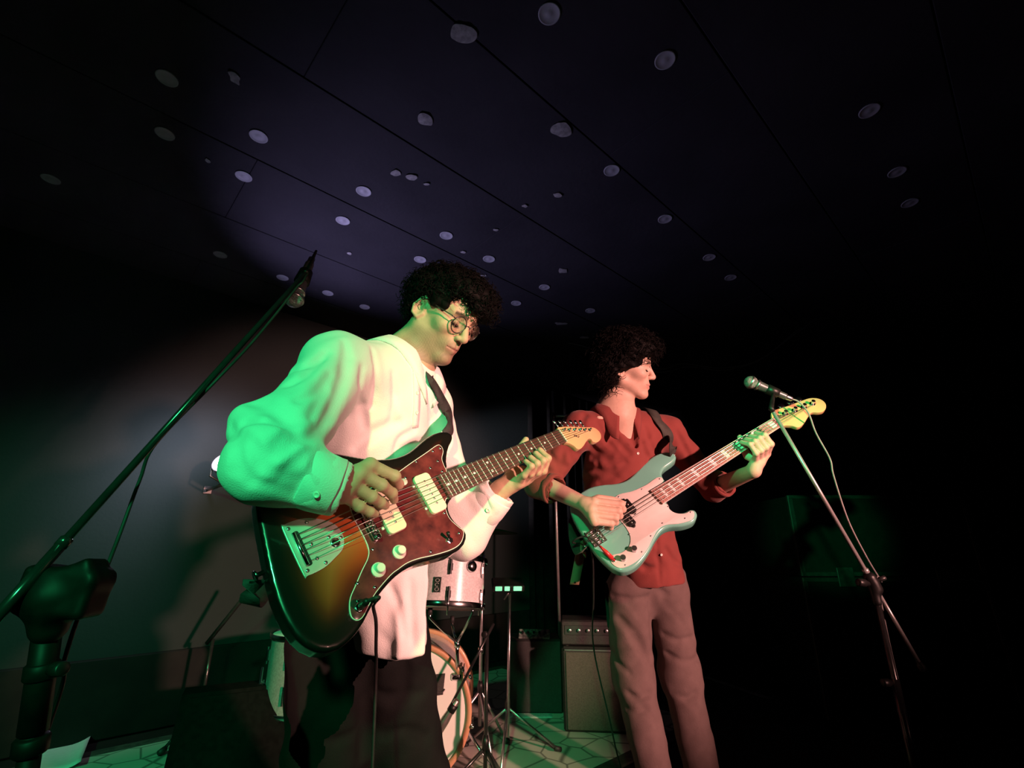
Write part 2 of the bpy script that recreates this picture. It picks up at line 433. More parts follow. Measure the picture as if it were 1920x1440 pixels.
# black drape hung along the far part of the left wall
P = []
for i in range(241):
    t = 2.70 + i * 0.0094; P.append(wl(t, 0.11 + 0.035 * math.sin(i * 0.42) + 0.012 * math.sin(i * 0.19 + 1)))
V = []; nn = len(P)
for z in (0.015, CEIL - 0.02):
    for p in P: V.append(p + A3(0, 0, z))
V = np.array(V); V2 = V.copy(); V2[:, :2] -= WN[:2] * 0.006
Fq = [[i, i + 1, nn + i + 1, nn + i] for i in range(nn - 1)]; allV = np.concatenate([V, V2]); k = 2 * nn
Fq += [[k + nn + i, k + nn + i + 1, k + i + 1, k + i] for i in range(nn - 1)]
Fq += [[i, k + i, k + i + 1, i + 1] for i in range(nn - 1)] + [[nn + i + 1, k + nn + i + 1, k + nn + i, nn + i] for i in range(nn - 1)] + [[0, nn, k + nn, k], [nn - 1, k + nn - 1, k + 2 * nn - 1, 2 * nn - 1]]
o = add_mesh('stage_curtain', allV, Fq, 'black_cloth'); tag(o, 'long black curtain hanging in folds beside the bare grey wall', 'curtain')

# ------------------------------------------------------------------ rug
m = mat('rug_field', (0.62, 0.58, 0.52), 0.95, spec=0.05)
nt = m.node_tree; N = nt.nodes; Lk = nt.links; tc = N.new('ShaderNodeTexCoord')
mp = N.new('ShaderNodeMapping'); mp.inputs['Rotation'].default_value = (0, 0, 0.5); Lk.new(tc.outputs['Object'], mp.inputs['Vector'])
nz = N.new('ShaderNodeTexNoise'); nz.inputs['Scale'].default_value = 5; mx = N.new('ShaderNodeMix'); mx.data_type = 'RGBA'; mx.blend_type = 'LINEAR_LIGHT'; mx.inputs['Factor'].default_value = 0.035
Lk.new(mp.outputs['Vector'], mx.inputs['A']); Lk.new(nz.outputs['Color'], mx.inputs['B'])
vo = N.new('ShaderNodeTexVoronoi'); vo.feature = 'DISTANCE_TO_EDGE'; vo.inputs['Scale'].default_value = 5.5; vo.inputs['Randomness'].default_value = 0.75
Lk.new(mx.outputs['Result'], vo.inputs['Vector']); rp = N.new('ShaderNodeValToRGB'); rp.color_ramp.elements[0].position = 0.008; rp.color_ramp.elements[0].color = (0.20, 0.20, 0.18, 1)
rp.color_ramp.elements[1].position = 0.04; rp.color_ramp.elements[1].color = (0.58, 0.55, 0.50, 1)
Lk.new(vo.outputs['Distance'], rp.inputs['Fac']); Lk.new(rp.outputs['Color'], N['Principled BSDF'].inputs['Base Color'])
mat('rug_edge', (0.05, 0.055, 0.05), 0.95, spec=0.05, noise=(30, (0.09, 0.09, 0.08)))
rug_c = wl(0.75, 1.14, 0)
rug = thing('patterned_rug', 'pale patterned rug with dark lattice lines under the drum kit', 'rug', rug_c)
RW = np.array([WD, WN, A3(0, 0, 1)])
V, F = box(rug_c + A3(0, 0, 0.005), (2.9, 1.72, 0.010), RW, 0.003); add_mesh('field', V, F, 'rug_field', rug, smooth=False)
b = MB()
for s in (-1, 1):
    b.add(*box(rug_c + WD * s * 1.49 + A3(0, 0, 0.0055), (0.08, 1.88, 0.011), RW, 0.003)); b.add(*box(rug_c + WN * s * 0.90 + A3(0, 0, 0.0055), (2.9, 0.08, 0.011), RW, 0.003))
b.build('border', 'rug_edge', rug, smooth=False)

# ------------------------------------------------------------------ violet stage lamp on a low stand by the wall
mat('lamp_lens', (0.9, 0.85, 1.0), 0.3, emit=((0.80, 0.68, 1.0), 14.0))
wp = onto(426, 876, WA, WN); lp = wp + (A3(0, 0, CAMZ) - wp) * .11
lt = thing('stage_lamp', 'violet-white stage lamp glowing on the grey wall behind the guitarist\'s elbow', 'lamp', lp)
aim = unit(A3(WN[0] * 0.5 - WD[0] * 0.45, WN[1] * 0.5 - WD[1] * 0.45, 0.35))
b = MB(); b.add(*lathe(lp - aim * 0.11, aim, [(0, 0.03), (0.01, 0.05), (0.05, 0.062), (0.14, 0.066), (0.15, 0.07), (0.158, 0.07), (0.158, 0.062), (0.135, 0.058), (0.135, 0)], 28)); b.build('housing', 'black_metal', lt)
b = MB(); b.add(*lathe(lp + aim * 0.027, aim, [(0, 0.057), (0.008, 0.056), (0.016, 0.045), (0.020, 0.02), (0.021, 0)], 28)); b.build('lens', 'lamp_lens', lt)
b = MB(); b.add(*tube([lp + WD * 0.075, lp + WD * 0.08 + A3(0, 0, -0.06), lp + A3(0, 0, -0.10), lp - WD * 0.08 + A3(0, 0, -0.06), lp - WD * 0.075], 0.007, 8)); b.build('bracket', 'black_metal', lt)
qw = np.dot(lp - WA, WN); pw_ = lp + A3(0, 0, -0.10) - WN * (qw - 0.004)
b = MB(); b.add(*tube([lp + A3(0, 0, -0.10), pw_], 0.010, 10)); b.build('wall_arm', 'black_metal', lt)
b = MB(); b.add(*box(pw_, (0.05, 0.008, 0.05), np.array([WD, WN, A3(0, 0, 1)]), 0.002)); b.build('wall_plate', 'black_metal', lt, smooth=False)
lamp('violet_lamp_glow', 'SPOT', tuple(lp + aim * 0.09 + A3(0, 0, 0.02)), tuple(lp - WN * 1.0 + A3(0, 0, -0.25)), 34, (0.95, 0.80, 1.0), 0.05, 150, 0.7)
lamp('violet_lamp_beam', 'SPOT', tuple(lp + aim * 0.09), tuple(onto(770, 455, cz, cn)), 150, (0.58, 0.50, 1.0), 0.05, 84, 1.0)
lamp('added_wall_fill', 'SPOT', tuple(lp + aim * 0.09), tuple(onto(930, 880, WA, WN) + WN * 0.0), 1300, (1.0, 0.85, 0.95), 0.05, 30, 1.0)  # added fill brightening the wall right of the guitarist, not the lamp's own light

# ------------------------------------------------------------------ far right: black case, cables on the ceiling line, strip on the floor
cp = C(1478, 928, 3.05); cr = C(1808, 932, 3.05); H_ = cp[2]; ex = unit((cr - cp) * A3(1, 1, 0)); ey = A3(-ex[1], ex[0], 0); Wd = 1.12
cc = cp + ex * Wd / 2 + ey * 0.3; cc = A3(cc[0], cc[1], 0)
case = thing('flight_case', 'tall black flight case with dull metal edges in the dark corner', 'flight case', cc)
RC = np.array([ex, ey, A3(0, 0, 1)])
mat('case_black', (0.0035, 0.004, 0.0035), 0.6, spec=0.2, noise=(25, (0.006, 0.0065, 0.006)), bump=(120, 0.15))
mat('case_edge', (0.05, 0.055, 0.05), 0.45, 0.6, noise=(30, (0.03, 0.03, 0.03)))
b = MB(); b.add(*box(cc + A3(0, 0, H_ * 0.31 + 0.05), (Wd - 0.02, 0.58, H_ * 0.62 - 0.1), RC, 0.004)); b.build('body', 'case_black', case, smooth=False)
b = MB(); b.add(*box(cc + A3(0, 0, H_ * 0.81), (Wd - 0.02, 0.58, H_ * 0.38 - 0.008), RC, 0.004)); b.build('lid', 'case_black', case, smooth=False)
for sx in (-1, 1):
    for z0, z1 in ((0.05, H_ * 0.62 - 0.002), (H_ * 0.62 + 0.004, H_)):
        b = MB(); b.add(*box(cc + ex * sx * (Wd / 2 - 0.012) - ey * 0.282 + A3(0, 0, (z0 + z1) / 2), (0.03, 0.022, z1 - z0), RC, 0.003)); b.build('edge_strip', 'case_edge', case, smooth=False)
for z in (H_ - 0.012, H_ * 0.62 + 0.016, H_ * 0.62 - 0.016, 0.065):
    b = MB(); b.add(*box(cc - ey * 0.284 + A3(0, 0, z), (Wd, 0.022, 0.024), RC, 0.003)); b.build('edge_strip', 'case_edge', case, smooth=False)
for sx in (-0.3, 0.3):
    b = MB(); b.add(*box(cc + ex * sx - ey * 0.297 + A3(0, 0, H_ * 0.62), (0.10, 0.012, 0.11), RC, 0.003)); b.build('latch', 'case_edge', case, smooth=False)
for sx in (-1, 1):
    for sy in (-1, 1):
        b = MB(); b.add(*lathe(cc + ex * sx * 0.45 + ey * sy * 0.2 + A3(0, 0, 0.027) - ex * 0.012, ex, [(0, 0.027), (0.024, 0.027)], 16)); b.build('caster', 'black_rubber', case)
mat('cable_grey', (0.10, 0.10, 0.105), 0.6, noise=(40, (0.14, 0.14, 0.14)))
def cable_path(pts, n=8): return catmull(np.array(pts), n, closed=False)
for k, (pts, lbl) in enumerate([([(1222, 690, 3.9), (1280, 682, 3.9), (1350, 690, 3.9), (1420, 676, 3.85), (1500, 620, 3.8)], 'upper thin grey cable sagging below the dark ceiling behind the bassist'),
                                ([(1222, 696, 4.1), (1290, 688, 4.1), (1360, 694, 4.1), (1430, 672, 4.05), (1505, 612, 4.0)], 'lower thin grey cable sagging below the dark ceiling behind the bassist')]):
    Pp = [C(*q) for q in pts]; e = Pp[-1].copy(); e2 = wl(4.9, 3.0, CEIL - 0.02)
    Pp.append((e + A3(0.35, 0.05, 0.45) + A3(e[0] + 0.5, e[1], CEIL - 0.02)) / 2); Pp.append(A3(e[0] + 0.62, e[1] + 0.05, CEIL - 0.004)); st = Pp[0]; Pp.insert(0, A3(st[0] - 0.6, st[1] + 0.3, st[2] + 0.35)); Pp.insert(0, A3(st[0] - 0.9, st[1] + 0.4, CEIL - 0.004))
    b = MB(); b.add(*tube(cable_path(Pp), 0.0045, 8)); o = b.build('hanging_cable', 'cable_grey', loc=Pp[0]); tag(o, lbl, 'cable')
p0 = floor_at(1300, 1262); p1 = floor_at(1445, 1311); mat('tape_pale', (0.30, 0.29, 0.28), 0.8, noise=(25, (0.10, 0.10, 0.10)))
dd = unit(p1 - p0); L_ = np.linalg.norm(p1 - p0)
b = MB(); b.add(*box((p0 + p1) / 2 + A3(0, 0, 0.0015), (L_, 0.045, 0.003), np.array([dd, A3(-dd[1], dd[0], 0), A3(0, 0, 1)]), 0.0008)); o = b.build('floor_tape', 'tape_pale', smooth=False, loc=tuple(p0)); tag(o, 'worn strip of pale tape stuck on the dark floor', 'tape')

# ================================================================== ELECTRIC GUITAR AND BASS
class Inst:
    """an instrument's own frame: u along the neck from the bridge, v across towards the treble side, h above the fretboard"""
    def __init__(s, o, cols):
        o = np.array(o); s.o = A3(o[0], o[2] * CT + o[1] * ST, CAMZ + o[2] * ST - o[1] * CT)
        R = np.array(cols); d = unit(camdir(R[:, 0])); w = camdir(R[:, 1]); w = unit(w - d * np.dot(d, w)); n = camdir(R[:, 2]); n = unit(n - d * np.dot(n, d) - w * np.dot(n, w))
        s.d, s.w, s.n = d, w, n; s.ax = np.array([d, -w, n])
    def __call__(s, u, v, h=0.0): return s.o + s.d * u + s.w * v + s.n * h
    def loc(s, P):
        """local (u, v, h) shape with v still pointing to the treble side -> world"""
        P = np.asarray(P, float); return s.o + P[:, :1] * s.d + P[:, 1:2] * s.w + P[:, 2:3] * s.n
    def mtx(s):
        m = Matrix.Identity(4)
        for i, a in enumerate((s.d, -s.w, s.n)):
            for j in range(3): m[j][i] = a[j]
        for j in range(3): m[j][3] = s.o[j]
        return m
    def slab(s, uv, h0, h1, r0=0.0, r1=0.0, steps=4):
        P = np.array(uv, float) * A3(1, -1)[:2]; V, F = slab(P, h0, h1, r0, r1, steps); V[:, 1] *= -1
        return s.loc(V), F
    def box(s, u, v, h, su, sv, sh, bev=0.0, ang=0.0):
        c, sn = math.cos(ang), math.sin(ang)
        R = np.array([s.d * c + s.w * sn, (s.d * sn - s.w * c), s.n]); return box(s(u, v, h), (su, sv, sh), R, bev)
    def cyl(s, u, v, prof, n=20): return lathe(s(u, v, 0), s.n, prof, n, s.d)
    def at(s, px, py, h=0.0): return onto(px, py, s(0, 0, h), s.n)
G = Inst((-0.265, 0.251, 0.901), [[0.634, 0.537, 0.556], [-0.157, 0.794, -0.587], [0.757, -0.285, -0.588]])
Bs = Inst((0.299, 0.524, 1.676), [[0.865, 0.481, -0.142], [-0.433, 0.573, -0.696], [0.253, -0.664, -0.704]])
mm = lambda pts, du=0, dv=0: np.array(pts, float) / 1000 + A3(du, dv)[:2]
def rrect(cu, cv, su, sv, r, n=5):
    P = []
    for k, (a, b_) in enumerate(((1, 1), (-1, 1), (-1, -1), (1, -1))):
        for i in range(n + 1):
            t = math.pi / 2 * (k + i / n); P.append((cu + a * (su / 2 - r) + r * math.cos(t), cv + b_ * (sv / 2 - r) + r * math.sin(t)))
    return np.array(P)

mat('sunburst', (0.5, 0.2, 0.05), 0.28, spec=0.5, coat=1.0, attr='Col', coat_rough=0.06)
m = mat('tortoise', (0.05, 0.011, 0.014), 0.25, spec=0.5, coat=1.0, noise=(38, (0.19, 0.035, 0.036), 0.22), coat_rough=0.18)
mat('guard_white', (0.78, 0.76, 0.72), 0.3, coat=0.6, noise=(30, (0.74, 0.72, 0.68)))
mat('cream_plastic', (0.80, 0.76, 0.56), 0.35, noise=(30, (0.76, 0.72, 0.52)))
mat('rosewood', (0.055, 0.026, 0.020), 0.45, noise=(45, (0.10, 0.045, 0.032), 0.25))
mat('bass_board', (0.34, 0.17, 0.14), 0.4, noise=(45, (0.42, 0.22, 0.18), 0.25), coat=0.3)
mat('maple', (0.62, 0.40, 0.19), 0.35, coat=0.5, noise=(14, (0.70, 0.47, 0.24), 0.3))
mat('pearl', (0.85, 0.83, 0.78), 0.25, noise=(80, (0.7, 0.7, 0.68)))
mat('fret_wire', (0.80, 0.80, 0.78), 0.45, 0.25, noise=(90, (0.75, 0.75, 0.73)))
mat('string_steel', (0.62, 0.60, 0.56), 0.3, 1.0, noise=(90, (0.5, 0.5, 0.46)))
mat('bone', (0.82, 0.78, 0.66), 0.4, noise=(50, (0.76, 0.72, 0.6)))
mat('seafoam', (0.17, 0.50, 0.40), 0.25, spec=0.5, coat=1.0, noise=(4, (0.19, 0.53, 0.43)), coat_rough=0.06)
mat('plate_steel', (0.80, 0.78, 0.74), 0.35, 0.35, noise=(25, (0.70, 0.68, 0.64)))
mat('ink_dark', (0.03, 0.025, 0.02), 0.5, noise=(60, (0.05, 0.04, 0.03)))
mat('red_plastic', (0.55, 0.03, 0.03), 0.35, noise=(40, (0.45, 0.02, 0.02)))

def fret_u(n, L): return L * 2 ** (-n / 12)
def build_neck(I, T, L, nf, w_nut, w_end, u_end, u_heel, board_mat, inlays, block, r_back, thick, binding=None):
    wid = lambda u: w_nut + (w_end - w_nut) * (L - u) / (L - u_end)
    nk = SDF()
    us = np.linspace(u_heel, L + 0.004, 24); rings = []; n = 16
    for u in us:
        hw = wid(u); P = []
        for i in range(n + 1):
            a = math.pi * i / n; P.append((u, hw * math.cos(a), -0.005 - thick * math.sin(a) ** 0.8))
        rings.append(P)
    V = np.array(rings).reshape(-1, 3); m_ = n + 1
    F = [[i * m_ + j, i * m_ + j + 1, (i + 1) * m_ + j + 1, (i + 1) * m_ + j] for i in range(len(us) - 1) for j in range(n)]
    F += [[i * m_, (i + 1) * m_, (i + 1) * m_ + n, i * m_ + n] for i in range(len(us) - 1)]
    F += [list(range(m_)), [(len(us) - 1) * m_ + j for j in range(m_)][::-1]]
    sharp(add_mesh('neck', I.loc(V), F, 'maple', T))
    bd = [(u_end, -wid(u_end)), (L + 0.002, -wid(L)), (L + 0.002, wid(L)), (u_end, wid(u_end))]
    V, F = I.slab(bd, -0.0055, 0.0, 0, 0.0012, 2); fb = sharp(add_mesh('fretboard', V, F, board_mat, T))
    if binding:
        for s in (-1, 1):
            V, F = I.slab([(u_end, s * (wid(u_end) + 0.0002)), (L, s * (wid(L) + 0.0002)), (L, s * (wid(L) + 0.0018)), (u_end, s * (wid(u_end) + 0.0018))], -0.005, 0.0002); add_mesh('binding', V, F, binding, T, smooth=False)
    for k in range(1, nf + 1):
        u = fret_u(k, L); hw = wid(u) - 0.0006
        b = MB(); b.add(*tube([I(u, -hw, 0.0002), I(u, -hw + .002, 0.0006), I(u, hw - .002, 0.0006), I(u, hw, 0.0002)], 0.0009, 6)); b.build('fret', 'fret_wire', fb)
    for k in inlays:
        u = (fret_u(k, L) + fret_u(k - 1, L)) / 2
        vs_ = (-0.012, 0.012) if (k == 12 and not block) else (0.0,)
        for v in vs_:
            if block:
                du = abs(fret_u(k, L) - fret_u(k - 1, L)) * 0.5; V, F = I.slab(rrect(u, 0, du, wid(u) * 1.35, 0.002, 2), -0.001, 0.0004)
                add_mesh('block_inlay', V, F, 'pearl', fb, smooth=False)
            else:
                V, F = I.cyl(u, v, [(-0.001, 0.0034), (0.0005, 0.0034)], 14); add_mesh('dot_inlay', V, F, 'pearl', fb, smooth=False)
    V, F = I.box(L, 0, 0.0, 0.004, wid(L) * 2 + 0.001, 0.008, 0.001); add_mesh('nut', V, F, 'bone', T, smooth=False)
    return wid
def screw(I, T, u, v, h, r=0.0032, m_='chrome'):
    V, F = I.cyl(u, v, [(h - 0.001, r), (h + 0.0006, r), (h + 0.0014, r * 0.6), (h + 0.0016, 0)], 10); add_mesh('screw', V, F, m_, T)

# ------------------------------------------------------------------ offset-body guitar in sunburst
gt = thing('electric_guitar', 'sunburst offset-body electric guitar with tortoiseshell pickguard and two cream pickups', 'electric guitar', mtx=G.mtx())
SU, SV, HT = 0.0058, -0.0024, -0.010
body_uv = catmull(mm([(205, -28), (224, -36), (231, -50), (245, -68), (263, -85), (284, -99), (288, -112), (272, -125), (240, -127), (208, -120), (177, -109), (147, -101), (117, -100), (91, -105), (57, -117), (27, -133), (5, -146),
    (-30, -160), (-70, -168), (-110, -164), (-145, -146), (-166, -116), (-177, -80), (-184, -45), (-193, 0), (-200, 45), (-202, 80), (-199, 115), (-190, 142), (-172, 163), (-148, 172), (-120, 168), (-95, 157), (-70, 141), (-45, 129), (-15, 119),
    (10, 115), (35, 115), (60, 119), (90, 126), (125, 133), (152, 132), (172, 121), (179, 108), (173, 92), (166, 72), (169, 50), (180, 36), (196, 30), (204, 10)], SU, SV), 3)
def poly_sd(P2, Q):
    """signed distance of points P2 to polygon Q"""
    a = Q; e = np.roll(Q, -1, 0) - a; ee = (e * e).sum(1); d = np.full(len(P2), 1e9); ins = np.zeros(len(P2), bool)
    for i in range(len(a)):
        w = P2 - a[i]; t = np.clip((w @ e[i]) / ee[i], 0, 1); r = w - t[:, None] * e[i]; d = np.minimum(d, (r * r).sum(1))
        y0, y1 = a[i, 1], a[i, 1] + e[i, 1]
        c = (y0 <= P2[:, 1]) != (y1 <= P2[:, 1])
        if c.any():
            x = a[i, 0] + (P2[:, 1] - y0) / (e[i, 1] if e[i, 1] else 1e-9) * e[i, 0]; ins ^= c & (P2[:, 0] < x)
    return np.where(ins, -1, 1) * np.sqrt(d)
bo = body_uv[::2].copy()
def gbody(P):
    P = np.asarray(P, float); d2 = poly_sd(P[:, :2], bo); r = 0.007; hc = HT - 0.0225; q = np.abs(P[:, 2] - hc) - 0.0225 + r; a = d2 + r
    return (np.minimum(np.maximum(a, q), 0) + np.hypot(np.maximum(a, 0), np.maximum(q, 0)) - r).astype(np.float32)
s = SDF(); s.ops = [('u', gbody, 0)]
V, F = s.mesh((-0.205, -0.18, HT - 0.046), (0.30, 0.18, HT + 0.001), 0.0036)
dist = -poly_sd(V[:, :2], bo); V3 = V.copy()
o = add_mesh('body', G.loc(V), F[:, ::-1].copy(), 'sunburst', gt)
t = dist / 0.075; nzz = 0.05 * np.sin(V3[:, 0] * 60) * np.sin(V3[:, 1] * 47 + 1)
t = np.clip(t + nzz, 0, 1.3); keys = np.array([0, .30, .50, .70, .95, 1.3]); kc = np.array([(0.006, 0.005, 0.005), (0.008, 0.006, 0.005), (0.06, 0.010, 0.006), (0.20, 0.020, 0.008), (0.42, 0.055, 0.014), (0.54, 0.11, 0.03)])
cols = np.stack([np.interp(t, keys, kc[:, i]) for i in range(3)], 1); cols[V3[:, 2] < HT - 0.012] = (0.006, 0.005, 0.005); vcolor(o, cols)
pg = catmull(mm([(214, -27), (217, -44), (222, -61), (236, -76), (239, -89), (230, -96), (190, -87), (140, -76), (94, -65), (50, -58), (10, -53), (-16, -50), (-27, -36), (-31, -8), (-30, 25), (-32, 50), (-41, 65), (-61, 80), (-82, 97), (-99, 111), (-108, 126), (-111, 140),
    (-105, 149), (-94, 149), (-75, 137), (-55, 125), (-18, 112), (1, 109), (23, 107), (48, 110), (84, 119), (124, 126), (150, 124), (168, 112), (172, 102), (167, 92), (158, 68), (162, 45), (174, 28), (190, 24)], SU * .8, SV * .8), 4)
V, F = G.slab(pg, HT, HT + 0.0019); add_mesh('pickguard_edge', V, F, 'guard_white', gt, smooth=False)
V, F = G.slab(inset(pg, 0.0012 * np.sign(-1) * -1) if False else inset(pg, 0.0013), HT + 0.0019, HT + 0.0027, 0, 0.0006, 2); gpg = sharp(add_mesh('pickguard', V, F, 'tortoise', gt))
HP = HT + 0.0027
for a in [(111, -49), (156, -75), (210, -85), (233, -86), (208, -59), (204, -33), (180, -50), (153, 53), (160, 104), (79, 109), (-25, 55), (-77, 96), (-53, 116), (-90, 122)]: screw(G, gpg, a[0] / 1000 + .004, a[1] / 1000 - .0015, HP)
build_neck(G, gt, 0.648, 21, 0.0215, 0.0285, 0.184, 0.186, 'rosewood', (3, 5, 7, 9, 12, 15, 17, 19, 21), False, 0, 0.019)
hs = mm([(648, -22), (660, -29), (701, -20), (747, -6), (787, 6), (814, 14), (827, 27), (828, 42), (816, 55), (797, 61), (778, 60), (766, 53), (766, 44), (755, 41), (735, 46), (710, 54), (690, 57), (678, 53), (672, 40), (662, 29), (648, 22)])
hs = np.concatenate([hs[:1], catmull(hs[1:-1], 4, closed=False), hs[-1:]])
V, F = G.slab(hs, -0.019, -0.004, 0.001, 0.0015, 2); hso = sharp(add_mesh('headstock', V, F, 'maple', gt))
for i, (u, v) in enumerate([(673, -16), (695, -10), (718, -4), (742, 3), (763, 9), (786, 15)]):
    u /= 1000; v = v / 1000 + 0.002
    V, F = G.cyl(u, v, [(-0.004, 0.0052), (-0.003, 0.0052), (-0.003, 0.003), (0.006, 0.003), (0.0064, 0.002), (0.0064, 0)], 12); tn = add_mesh('tuning_peg', V, F, 'chrome', gt)
    b = MB(); a0 = G(u, v - 0.016, -0.013); a1 = G(u, v - 0.030, -0.013); b.add(*tube([a0, a1], 0.0022, 8)); b.add(*tube([G(u, v - 0.029, -0.013), G(u, v - 0.033, -0.013), G(u, v - 0.040, -0.013), G(u, v - 0.043, -0.013)], [0.003, 0.0065, 0.0068, 0.003], 10, flat=0.45, updir=G.d)); b.build('tuner_key', 'chrome', tn)
# small brand mark on the headstock: a dark swash too small to read
P = [G(u / 1000, v / 1000, -0.0036) for u, v in [(700, 18), (704, 12), (708, 20), (711, 14), (714, 24), (722, 20)]]
b = MB(); b.add(*tube(cable_path(P, 4), 0.0011, 5)); b.build('brand_mark', 'ink_dark', hso)
for cu, nm in ((0.144, 'pickup'), (0.038, 'pickup')):
    V, F = G.slab(rrect(cu + .003, 0.0005, 0.041, 0.090, 0.009), HP - 0.001, HP + 0.0078, 0, 0.002, 3); pk = sharp(add_mesh('pickup', V, F, 'cream_plastic', gt), 50)
    for i in range(6):
        V, F = G.cyl(cu + .003, -0.0265 + i * 0.0106, [(HP + 0.0075, 0.0024), (HP + 0.0084, 0.0024), (HP + 0.0086, 0)], 10); add_mesh('pole_piece', V, F, 'satin_steel', pk)
    for s_ in (-0.027, 0.027): screw(G, pk, cu - 0.0225, s_ + 0.0, HP + 0.001, 0.003, 'white_plastic')
bu = -0.006
V, F = G.box(bu, 0.0, HP + 0.0065, 0.016, 0.084, 0.007, 0.0015); gb = add_mesh('bridge', V, F, 'chrome', gt, smooth=False)
for i in range(6):
    v = -0.0265 + i * 0.0106; V, F = lathe(G(bu, v - 0.0045, HP + 0.0115), G.w, [(0, 0.0032), (0.009, 0.0032)], 10); add_mesh('saddle', V, F, 'chrome', gb)
for s_ in (-1, 1):
    V, F = G.cyl(bu, s_ * 0.038, [(HP - 0.001, 0.0055), (HP + 0.013, 0.0055), (HP + 0.0134, 0.004), (HP + 0.0134, 0)], 14); add_mesh('bridge_post', V, F, 'chrome', gb)
tp = catmull(mm([(-152, -42), (-146, -48), (-118, -47), (-95, -38), (-72, -20), (-64, 0), (-66, 18), (-75, 32), (-95, 41), (-118, 48), (-146, 48), (-152, 42)], SU, SV), 4)
V, F = G.slab(tp, HT, HT + 0.0022, 0, 0.001, 2); tr = sharp(add_mesh('tremolo_plate', V, F, 'plate_steel', gt))
V, F = G.slab(rrect(-0.136 + SU, 0.0, 0.009, 0.064, 0.004), HT + 0.0018, HT + 0.0026); add_mesh('string_slot', V, F, 'black_metal', tr, smooth=False)
b = MB(); b.add(*tube([G(-0.1405 + SU, -0.030, HT + 0.004), G(-0.1405 + SU, 0.030, HT + 0.004)], 0.0035, 10)); b.build('string_anchor', 'chrome', tr)
for a in [(-112, -37), (-89, 3), (-70, 12), (-121, 2), (-122, 28), (-112, 41), (-144, -38), (-144, 40)]: screw(G, tr, a[0] / 1000 + SU, a[1] / 1000 + SV, HT + 0.0022, 0.0034, 'satin_steel')
V, F = G.cyl(-0.083 + SU, 0.014, [(HT + 0.0016, 0.009), (HT + 0.0045, 0.0085), (HT + 0.005, 0.006), (HT + 0.005, 0)], 18); add_mesh('lock_button', V, F, 'chrome', tr)
for u, v in ((-33, 91), (19, 80)):
    V, F = G.cyl(u / 1000 + .004, v / 1000, [(HP, 0.0135), (HP + 0.002, 0.0132), (HP + 0.006, 0.0088), (HP + 0.013, 0.0082), (HP + 0.0142, 0.007), (HP + 0.0142, 0)], 28); sharp(add_mesh('control_knob', V, F, 'white_plastic', gt), 35)
V, F = G.cyl(0.134, 0.106, [(HP, 0.0072), (HP + 0.0025, 0.0072), (HP + 0.003, 0.0055), (HP + 0.003, 0)], 6); sw = add_mesh('selector_switch', V, F, 'chrome', gt, smooth=False)
b = MB(); b.add(*tube([G(0.134, 0.106, HP + 0.002), G(0.130, 0.099, HP + 0.010), G(0.127, 0.093, HP + 0.018)], [0.0022, 0.003, 0.004], 10)); b.build('switch_tip', 'black_plastic', sw)
for i in range(6):
    v0 = -0.0265 + i * 0.0106; vn = -0.0175 + i * 0.007; r = 0.0010 - i * 0.0001
    P = [G(-0.130, v0 * 0.95, HT + 0.004), G(bu - 0.002, v0, HP + 0.0147), G(bu, v0, HP + 0.0150), G(0.648, vn, 0.0045)]
    tu, tv = [(673, -14), (695, -8), (718, -2), (742, 5), (763, 11), (786, 17)][i]; P.append(G(tu / 1000, tv / 1000 + .003, 0.003))
    b = MB(); b.add(*tube(P, r, 6)); b.build('string', 'string_steel', gt)
for u, v in ((-0.190, 0.005), (0.277, -0.118)):
    d_ = G.d * (-1 if u < 0 else 0.85) + (-G.w * 0.5 if u > 0 else 0); V, F = lathe(G(u, v, HT - 0.022), d_, [(0, 0.004), (0.010, 0.004), (0.012, 0.008), (0.015, 0.008), (0.015, 0)], 12); add_mesh('strap_button', V, F, 'chrome', gt)
V, F = G.cyl(-0.089, 0.131, [(HP - 0.001, 0.0075), (HP + 0.003, 0.0075), (HP + 0.003, 0.0045), (HP - 0.001, 0.0045)], 18); add_mesh('output_jack', V, F, 'chrome', gt)

# ------------------------------------------------------------------ bass in seafoam green
bt = thing('bass_guitar', 'seafoam green electric bass guitar with white pickguard and block inlays', 'bass guitar', mtx=Bs.mtx())
dcam = np.array([0, 0, CAMZ]) - Bs.o; dcam = unit(dcam); HB = -0.012; k_ = HB / np.dot(dcam, Bs.n); BU, BV = np.dot(dcam, Bs.d) * k_, np.dot(dcam, Bs.w) * k_
bb = catmull(mm([(-33, -114), (-20, -145), (10, -165), (52, -172), (94, -170), (139, -153), (179, -131), (219, -120), (264, -126), (314, -139), (371, -148), (416, -141), (441, -124), (446, -104), (435, -90), (408, -84), (370, -81), (347, -68), (338, -49), (336, -30), (330, 0), (296, 22), (280, 34), (271, 58),
    (276, 82), (300, 97), (326, 101), (338, 112), (334, 128), (318, 139), (296, 143), (259, 133), (222, 113), (189, 110), (149, 124), (113, 141), (70, 156), (30, 162), (-7, 154), (-30, 129), (-40, 93), (-46, 42), (-45, -14), (-41, -60)], BU, BV), 3)
V, F = Bs.slab(bb, HB - 0.044, HB, 0.010, 0.010, 5); add_mesh('body', V, F, 'seafoam', bt)
bpg = catmull(mm([(300, -63), (322, -62), (333, -52), (325, -38), (290, -33), (270, -20), (268, 30), (275, 46), (268, 62), (274, 84), (297, 103), (322, 107), (329, 116), (318, 129), (296, 133), (256, 121), (218, 101), (185, 99), (148, 114), (112, 132), (69, 146), (28, 148), (-8, 139), (-22, 118), (-20, 98),
    (-5, 89), (28, 99), (62, 94), (87, 70), (96, 38), (97, 0), (98, -30), (108, -60), (126, -79), (160, -84), (207, -68), (264, -61)], BU * .85, BV * .85), 4)
